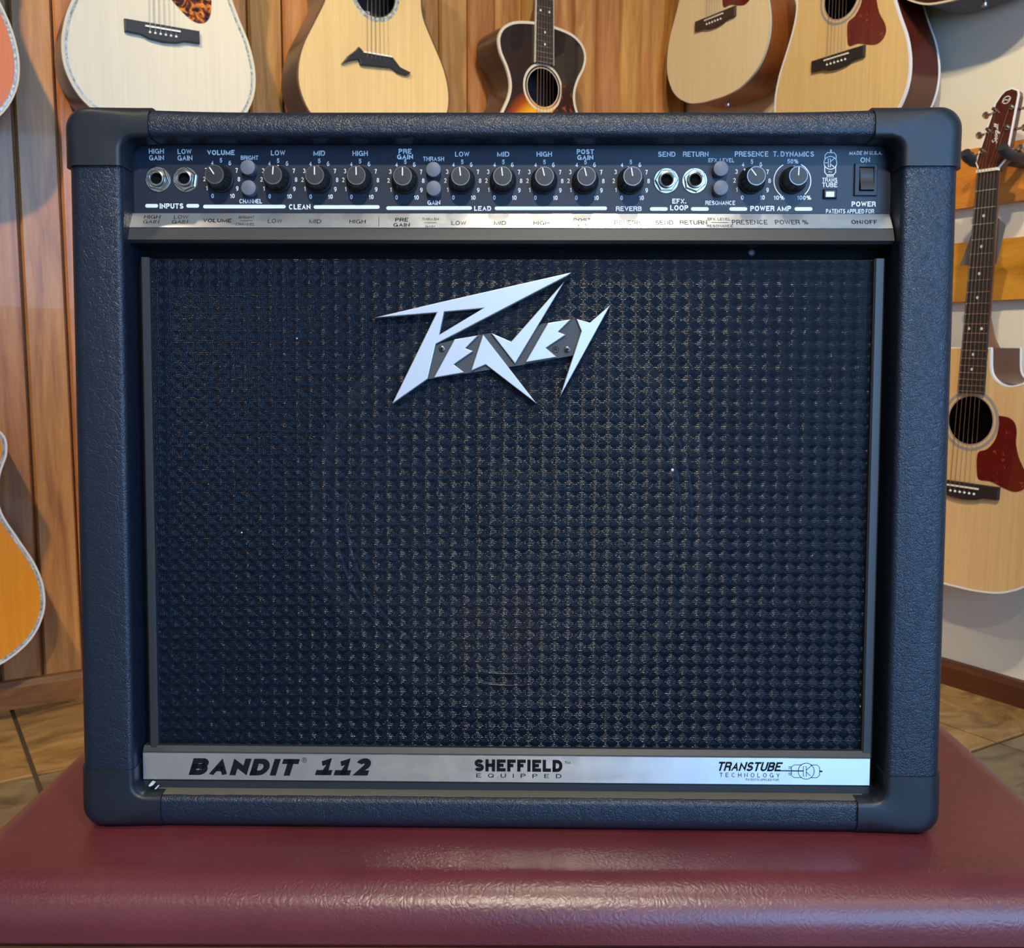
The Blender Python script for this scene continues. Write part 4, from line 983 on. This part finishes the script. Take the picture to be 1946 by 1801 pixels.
def guitar(name, px, py, wall, shape, top, side, label, bind='cream_pl', bw=0.005, D=0.138, depth=0.105, hole_z=0.140, guard=None, guard_mat='tort', bridge='belly', bridge_mat='ebony',
           cut=None, detail=True, frets=20, rosette='grey_pl', neck='neckw', head='mahog', scale=0.645, roll=0.0, bind_back=None, dots=True, fb_w=0.0, side_bind=True, hang=True, head_shape='square', saddle_bind=None, tuners=True, inner_label=False, sc=1.0, head_tilt=12):
    if wall == 'L': n, gx = LN, -E1
    else: n, gx = RN, E2
    p = hit(px, py, C0 + n * D, n)
    m4 = Matrix((gx.to_tuple(), (-n).to_tuple(), (0, 0, 1))).transposed().to_4x4() @ Matrix.Rotation(math.radians(roll), 4, 'Y') @ Matrix.Scale(sc, 4); m4.translation = p
    g = empty(name, m4); tag(g, label, 'guitar', 'acoustic guitars hung on the shop walls')
    ol = outline(shape, cut); hr = 0.049
    hole = [(hr * math.cos(2 * PI * i / 48), hole_z + hr * math.sin(2 * PI * i / 48)) for i in range(48)]
    # soundboard with a real sound hole
    bm = bmesh.new(); es = []
    for lp_ in (ol, hole):
        vs = [bm.verts.new((a, 0, b)) for a, b in lp_]
        es += [bm.edges.new((vs[i], vs[(i + 1) % len(vs)])) for i in range(len(vs))]
    bmesh.ops.triangle_fill(bm, use_beauty=True, edges=es)
    bmesh.ops.recalc_face_normals(bm, faces=bm.faces)
    if sum(f.normal.y * f.calc_area() for f in bm.faces) > 0: bmesh.ops.reverse_faces(bm, faces=bm.faces)
    me = bpy.data.meshes.new('soundboard'); bm.to_mesh(me); bm.free(); link('soundboard', me, top, g)
    # sides and back
    mb = MB(); k = len(ol)
    for y in (0.0, depth): mb.v += [(a, y, b) for a, b in ol]
    for i in range(k): mb.f.append((i, (i + 1) % k, (i + 1) % k + k, i + k))
    mb.f.append(tuple(range(k, 2 * k)))
    mb.build('body_shell', side, g, 40)
    # inner back lining seen through the hole
    MB().add([(a * 0.98, depth - 0.003, b) for a, b in ol], [tuple(range(k))]).build('back_lining', 'inside', g)
    # bindings
    def band(nm, y, d, proud, mat, w):
        mb = MB(); inn = inset(ol, d); out = inset(ol, -0.0008); s = -1 if y == 0 else 1
        k = len(ol)
        y1 = y + s * proud; y2 = y - s * w
        for pts, yy in ((inn, y + s * 0.0001), (inn, y1), (out, y1), (out, y2), (ol, y2)): mb.v += [(a, yy, b) for a, b in pts]
        for j in range(4):
            for i in range(k): mb.f.append((j * k + i, j * k + (i + 1) % k, (j + 1) * k + (i + 1) % k, (j + 1) * k + i))
        mb.build(nm, mat, g, 30)
    band('binding', 0.0, bw, 0.0005, bind, 0.006)
    if saddle_bind: 
        mb = MB(); a_ = inset(ol, bw + 0.0004); b_ = inset(ol, bw + 0.005); k = len(ol)
        for pts in (a_, b_): mb.v += [(x, -0.0004, z) for x, z in pts]
        for i in range(k): mb.f.append((i, (i + 1) % k, (i + 1) % k + k, i + k))
        mb.build('purfling', saddle_bind, g)
    if bind_back: band('back_binding', depth, 0.004, 0.0005, bind_back, 0.006)
    # rosette
    for r0, r1, mt in ((0.0565, 0.0625, rosette), (0.0495, 0.0515, rosette)) if rosette != 'abalone' else ((0.0515, 0.0605, 'abalone'), (0.0492, 0.0508, 'ebony')):
        MB().lathe_y([(r0, 0.0), (r0, -0.0004), (r1, -0.0004), (r1, 0.0)], 56, 0, hole_z).build('rosette', mt, g)
    if inner_label:
        MB().add([(-0.045, depth - 0.0045, hole_z - 0.07), (0.03, depth - 0.0045, hole_z - 0.07), (0.03, depth - 0.0045, hole_z - 0.005), (-0.045, depth - 0.0045, hole_z - 0.005)], [(0, 1, 2, 3)]).build('paper_label', 'label', g)
    # pickguard
    if guard: prism('pickguard', [catmull(guard + guard[:1], 4)[:-1]], -0.0012, 0.0, guard_mat, g, 0.0003)
    # bridge
    if bridge == 'belly':
        bo = [(-0.077, -0.014), (-0.045, -0.015), (-0.028, -0.021), (0, -0.0235), (0.028, -0.021), (0.045, -0.015), (0.077, -0.014), (0.077, 0.012), (-0.077, 0.012)]
    else:  # asymmetric winged bridge
        bo = [(-0.088, -0.030), (-0.072, -0.010), (-0.052, 0.006), (-0.046, 0.014), (-0.036, 0.006), (0.036, 0.006), (0.048, -0.006), (0.058, -0.016), (0.086, -0.024), (0.076, -0.032), (0.052, -0.030), (0.036, -0.021), (-0.042, -0.026), (-0.046, -0.014), (-0.066, -0.020)]
    br = prism('bridge', [bo], -0.0085, 0.0, bridge_mat, g, 0.002)
    MB().box(-0.036, 0.036, -0.0115, -0.0085, 0.0015, 0.0048).build('saddle', 'bone', br)
    SW = 0.0535
    if bridge == 'belly':
        for i in range(6):
            x_ = -SW / 2 + SW * i / 5
            MB().lathe_y([(0.0024, -0.0084), (0.0027, -0.0100), (0.002, -0.0112), (0.0, -0.0114)], 10, x_, -0.0085).build('bridge_pin', 'bone' if bridge_mat != 'x' else 'ebony', br, 60)
    # neck
    nz = scale; e_z = scale * 2 ** (-frets / 12) - 0.004; jz = shape[-1][0] - (0.0 if not cut else 0.0)
    w0, w1 = 0.0285, 0.0220
    def wz(z): return w0 + (w1 - w0) * (z - e_z) / (nz - e_z)
    fb = MB(); yt, yb_ = -0.0075, 0.0 - 0.0012
    fb.add([(-wz(e_z), yt, e_z), (wz(e_z), yt, e_z), (wz(nz), yt, nz), (-wz(nz), yt, nz), (-wz(e_z), yb_, e_z), (wz(e_z), yb_, e_z), (wz(nz), yb_, nz), (-wz(nz), yb_, nz)], [(0, 1, 2, 3), (7, 6, 5, 4), (0, 4, 5, 1), (1, 5, 6, 2), (2, 6, 7, 3), (3, 7, 4, 0)])
    fbo = fb.build('fretboard', 'fretb', g)
    if saddle_bind == 'cream_fb' or fb_w:
        for s in (-1, 1):
            a, b = e_z, nz
            fbb = MB(); q0 = [(s * wz(a), yt - 0.0003, a), (s * (wz(a) + 0.0016), yt - 0.0003, a), (s * (wz(b) + 0.0016), yt - 0.0003, b), (s * wz(b), yt - 0.0003, b)]
            fbb.add(q0 + [(x, yb_, z) for x, y, z in q0], [(0, 1, 2, 3), (7, 6, 5, 4), (0, 4, 5, 1), (1, 5, 6, 2), (2, 6, 7, 3), (3, 7, 4, 0)])
            fbb.build('fretboard_binding', 'cream_pl', fbo)
    nk = MB(); sec = []
    for z in (jz - 0.012, jz + 0.02, jz + 0.06, nz):
        dpt = 0.020 if z > jz + 0.03 else (0.085 if z <= jz else 0.05)
        row = []
        for i in range(9):
            a = PI * i / 8; row.append((-wz(z) * math.cos(a) * (1.0 if dpt < 0.03 else 0.999), yb_ + dpt * math.sin(a), z))
        sec.append(row); nk.v += row
    for j in range(3):
        for i in range(8): nk.f.append((j * 9 + i, j * 9 + i + 1, (j + 1) * 9 + i + 1, (j + 1) * 9 + i))
    nk.f.append(tuple(range(9))); nk.f.append(tuple(range(27, 36)))
    nk.build('neck', neck, g, 50)
    if detail:
        for i in range(1, frets + 1):
            z = scale * 2 ** (-i / 12); w = wz(z)
            MB().box(-w, w, yt - 0.0010, yt + 0.0002, z - 0.0009, z + 0.0009).build('fret', 'chrome', fbo)
        if dots:
            for a in (3, 5, 7, 9, 12, 15, 17):
                z = (scale * 2 ** (-a / 12) + scale * 2 ** (-(a - 1) / 12)) / 2
                for dx in ((0,) if a != 12 else (-0.014, 0.014)):
                    MB().lathe_y([(0.0030, yt + 0.0001), (0.0030, yt - 0.0002), (0.0, yt - 0.0002)], 14, dx, z).build('fret_marker', 'bone', fbo)
    MB().box(-0.0225, 0.0225, yt - 0.003, yb_, nz, nz + 0.0055).build('nut', 'bone', g)
    # headstock leans back from the nut
    hb = Matrix.Translation((0, -0.004, nz + 0.005)) @ Matrix.Rotation(math.radians(-head_tilt), 4, 'X')
    if head_shape == 'taper': ho = [(-0.021, 0), (0.021, 0), (0.033, 0.018), (0.024, 0.150), (0.020, 0.160), (0.006, 0.167), (-0.008, 0.165), (-0.016, 0.156), (-0.0235, 0.140), (-0.033, 0.018)]
    else: ho = [(-0.021, 0), (0.021, 0), (0.034, 0.022), (0.038, 0.18), (-0.038, 0.18), (-0.034, 0.022)]
    hd = prism('headstock', [ho], 0.0, 0.016, head, g, 0.0); hd.matrix_local = hb
    if head_shape == 'taper':
        hi = inset(ho, -0.0001); hin = inset(ho, 0.0028); mb = MB(); k = len(ho)
        for pts in (hi, hin): mb.v += [(x, -0.0005, z) for x, z in pts]
        mb.v += [(x, 0.003, z) for x, z in hi]
        for i in range(k):
            if i == 0: continue
            mb.f.append((i, (i + 1) % k, (i + 1) % k + k, i + k)); mb.f.append((i, i + 2 * k, (i + 1) % k + 2 * k, (i + 1) % k))
        mb.build('headstock_binding', 'white_pl', hd)
    posts = []
    if head_shape == 'taper':
        def flat(nm, lines, w):
            mb = MB()
            for ln in lines:
                pts = [Vector(q) for q in ln]; k = len(mb.v)
                for i, q in enumerate(pts):
                    d = (pts[min(i + 1, len(pts) - 1)] - pts[max(i - 1, 0)]).normalized(); nn = Vector((-d.y, d.x)) * w / 2
                    for t_ in (q + nn, q - nn): mb.v.append((t_.x, -0.0006, t_.y))
                for i in range(len(pts) - 1): mb.f.append((k + 2 * i, k + 2 * i + 1, k + 2 * i + 3, k + 2 * i + 2))
            return mb.build(nm, 'white_pl', hd)
        # round emblem: two hooked arcs crossing like an S
        flat('emblem', [ell(0, 0.143, 0.0075, 0.0075, 40, 200, 12), ell(0, 0.143, 0.0075, 0.0075, 220, 380, 12), [(-0.0085, 0.139), (-0.003, 0.1445), (0.003, 0.1415), (0.0085, 0.147)]], 0.0016)
        SC = {'S': (1.1, [(1, 1.8), (.6, 2), (.2, 1.6), (.7, 1.0), (.9, .5), (.5, 0), (0, .3)]), 'e': (.9, [(0, .5), (.7, .6), (.6, .95), (.3, 1), (0, .5), (.3, 0), (.9, .2)]), 'a': (1, [(.8, .9), (.4, 1), (0, .5), (.3, 0), (.7, .3), (.8, 1), (.8, .2), (1, .1)]),
              'g': (1, [(.8, .9), (.4, 1), (0, .5), (.3, .1), (.7, .3), (.8, 1), (.75, -.5), (.4, -.9), (.1, -.6), (1, .1)]), 'u': (1, [(0, 1), (.05, .3), (.35, 0), (.7, .3), (.8, 1), (.8, .2), (1, .1)]), 'l': (.6, [(0, .1), (.45, 1.4), (.4, 1.9), (.2, 1.7), (.2, .2), (.6, .1)])}
        cur_ = 0.0; lines = []
        for ch in 'Seagull':
            w_s, ps = SC[ch]; lines.append([(-(q[1] - 0.5) * 0.0056 + 0.001 - 0.0012 * (cur_ + q[0]), 0.052 + (cur_ + q[0] + 0.25 * q[1]) * 0.0068) for q in ps]); cur_ += w_s
        flat('script_lettering', lines, 0.0013)
    if tuners:
        for r in range(3):
            for s in (-1, 1):
                tz_ = 0.040 + r * 0.042; tx_ = s * (0.022 - 0.0022 * r if head_shape == 'taper' else 0.025)
                tn = MB().lathe_y([(0.0052, 0.0), (0.0052, -0.0015), (0.0034, -0.0020), (0.0030, -0.0065), (0.0034, -0.0105), (0.0, -0.0108)], 16, tx_, tz_)
                ed = 0.034 - 0.003 * r
                tn.tube([(s * (ed - 0.004), 0.010, tz_), (s * (ed + 0.012), 0.010, tz_)], 0.0026, 8)
                tn.lathe_y([(0.0, 0.0045), (0.0062, 0.006), (0.0070, 0.010), (0.0062, 0.014), (0.0, 0.0155)], 12, s * (ed + 0.017), tz_)
                tn.build('tuner', 'chrome', hd, 45); posts.append((tx_, tz_, s))
    # strings
    for i in range(6):
        xb = -SW / 2 + SW * i / 5; xn = -0.0175 + 0.035 * i / 5; rr = 0.0007 - 0.00009 * i
        pts = [(xb, -0.0095, -0.0075), (xb, -0.0118, 0.003), (xn, -0.0112, nz + 0.003)]
        order = {0: (0, -1), 1: (1, -1), 2: (2, -1), 3: (2, 1), 4: (1, 1), 5: (0, 1)}[i]
        if tuners:
            for tx_, tz_, s in posts:
                if s == order[1] and abs(tz_ - (0.040 + order[0] * 0.042)) < 1e-6:
                    q = hb @ Vector((tx_ - s * 0.003, -0.006, tz_)); pts.append(tuple(q))
        MB().tube(pts, rr, 5).build('string', 'string', g, 60)
    # strap button at the tail
    zb_ = shape[0][0]
    tp = MB(); tp.tube([(0, depth / 2, zb_ + 0.002), (0, depth / 2, zb_ - 0.006), (0, depth / 2, zb_ - 0.0065), (0, depth / 2, zb_ - 0.012)], [0.0035, 0.0035, 0.007, 0.0065], 12)
    tp.build('strap_button', 'chrome', g, 40)
    # wall hanger, a thing of its own
    if hang:
        hg = empty('guitar_hanger', m4); tag(hg, 'black yoke wall hanger holding the ' + ' '.join(label.split(' with ')[0].split(' seen ')[0].split(' of which')[0].split()[:9]), 'hanger', 'guitar hangers on the walls')
        hz_ = nz + 0.030; yw = D
        ax = 0.0375
        for s in (-1, 1):
            MB().tube([(0, 0.060, hz_ - 0.004), (s * 0.030, 0.050, hz_ - 0.004), (s * (ax + 0.004), 0.034, hz_ - 0.004), (s * (ax + 0.004), 0.005, hz_ - 0.004), (s * (ax + 0.002), -0.016, hz_ + 0.002), (s * (ax + 0.002), -0.026, hz_ + 0.010)], [0.009, 0.0095, 0.010, 0.0105, 0.011, 0.0105], 12).build('arm', 'hanger', hg, 60)
        MB().tube([(0, 0.058, hz_ - 0.004), (0, yw - 0.012, hz_ - 0.004)], 0.009, 12).build('stem', 'hanger', hg, 60)
        MB().box(-0.03, 0.03, yw - 0.014, yw - 0.001, hz_ - 0.05, hz_ + 0.04).build('wall_plate', 'hanger', hg)
    return g

def tear(cx, cz, w, h, s=1):  # teardrop guard outline right of the hole
    return [(cx, cz), (cx + 0.35 * w * s, cz + 0.02 * h), (cx + 0.85 * w * s, cz - 0.06 * h)]
G_DREAD = [(0.020, 0.070), (0.040, 0.050), (0.060, 0.035), (0.078, 0.030), (0.094, 0.036), (0.104, 0.055), (0.106, 0.090), (0.100, 0.130), (0.086, 0.165), (0.070, 0.178), (0.063, 0.160), (0.062, 0.130), (0.054, 0.105), (0.038, 0.086)]
G_RED = [(0.061, 0.154), (0.081, 0.152), (0.095, 0.143), (0.101, 0.126), (0.102, 0.101), (0.111, 0.073), (0.126, 0.048), (0.131, 0.030), (0.124, 0.014), (0.107, 0.007), (0.086, 0.011), (0.055, 0.021), (0.0295, 0.022), (0.023, 0.044), (0.023, 0.0755), (0.042, 0.085), (0.058, 0.106), (0.0635, 0.136)]
guitar('acoustic_guitar', 308, 60, 'L', DREAD, 'spruce_white', 'rosew', 'white-topped dreadnought guitar with a tortoiseshell pickguard above the left corner of the amplifier', bind='cream_pl', saddle_bind='abalone', guard=G_DREAD, guard_mat='tort', detail=True, rosette='abalone', sc=0.94)
guitar('acoustic_guitar', 715, 108, 'L', OM, 'spruce', 'rosew', 'honey spruce guitar with a winged black bridge and abalone rosette', bind='brown_pl', bw=0.003, bridge='wing', rosette='abalone', hole_z=0.138, inner_label=True, sc=0.965)
guitar('acoustic_guitar', 1031, 270, 'L', PARLOR, 'burst', 'rosew', sc=0.93, depth=0.112, label='small black and yellow sunburst guitar seen above the middle of the amplifier', bind='cream_pl', bw=0.006, guard=[(a * 0.95, b + 0.0) for a, b in G_DREAD], guard_mat='tort_dark', rosette='cream_pl', fb_w=1, inner_label=True)
guitar('acoustic_guitar', 1361, 36, 'R', DREAD, 'spruce_pale', 'cherry', sc=0.95, label='blond unbound guitar with a brown bridge and cherry sides', bind='cream_pl', bw=0.0008, bridge_mat='bridge_rw', rosette='grey_pl', guard=G_RED, guard_mat='tort_red')
guitar('acoustic_guitar', 1594, 112, 'R', DREAD, 'spruce', 'mahog', sc=0.96, label='white-bound guitar with a red pickguard above the right end of the amplifier', bind='white_pl', bw=0.004, bind_back='white_pl', guard=G_RED, guard_mat='tort_red')
guitar('acoustic_guitar', 1853, -222, 'R', DREAD, 'burst_red', 'rosew', 'dark red sunburst guitar of which only the lower edge shows at the upper right', bind='cream_pl', bw=0.003, detail=False, tuners=False)
CUT = [(0.146, 0.206), (0.148, 0.220), (0.145, 0.234), (0.136, 0.238), (0.122, 0.230), (0.104, 0.220), (0.082, 0.214), (0.062, 0.217), (0.046, 0.228), (0.037, 0.245), (0.033, 0.2875)]
g7 = guitar('acoustic_guitar', 1834, 927, 'R', DREAD, 'spruce_tan', 'mahog', 'tan cutaway guitar with a red pickguard beside the right side of the amplifier', bind='white_pl', bw=0.003, cut=CUT, guard=G_RED, guard_mat='tort_red', head_shape='taper', bind_back='white_pl', scale=0.632, roll=1.2, head_tilt=17)
guitar('acoustic_guitar', -131, 1092, 'L', OM, 'spruce_amber', 'mahog', 'amber yellow guitar with pearl edging low at the left edge', bind='white_pl', bw=0.003, saddle_bind='abalone', rosette='abalone', detail=False, tuners=False, scale=0.61)
guitar('acoustic_guitar', -206, 14, 'L', DREAD, 'cedar_orange', 'mahog', 'orange-topped guitar with pearl edging cut off at the upper left', bind='cream_pl', bw=0.003, saddle_bind='abalone', rosette='abalone', detail=False, tuners=False)

# price tag hanging behind the cutaway guitar's neck
def g7pt(px, py, y):
    mi = g7.matrix_world.inverted(); e = mi @ EYEV; d = mi.to_3x3() @ ray(px, py); q = e + d * ((y - e.y) / d.y); return q.x, q.z
tp = [g7pt(1746 + a / 3.75, 120 + b / 3.75, 0.032) for a, b in ((470, 1062), (545, 1085), (620, 1150), (552, 1432), (292, 1442), (375, 1222))]
pt_ = empty('price_tag', g7.matrix_world.copy()); tag(pt_, "dark grey card price tag behind the cutaway guitar's neck", 'tag')
prism('card', [tp], 0.032, 0.0332, 'tag', pt_)
tz = g7pt(1746 + 475 / 3.75, 120 + 1062 / 3.75, 0.032)
MB().tube([(tz[0], 0.0335, tz[1] - 0.008), (0.0, 0.030, tz[1] + 0.05), (-0.004, 0.024, tz[1] + 0.06)], 0.0008, 6).build('cord', 'string', pt_)
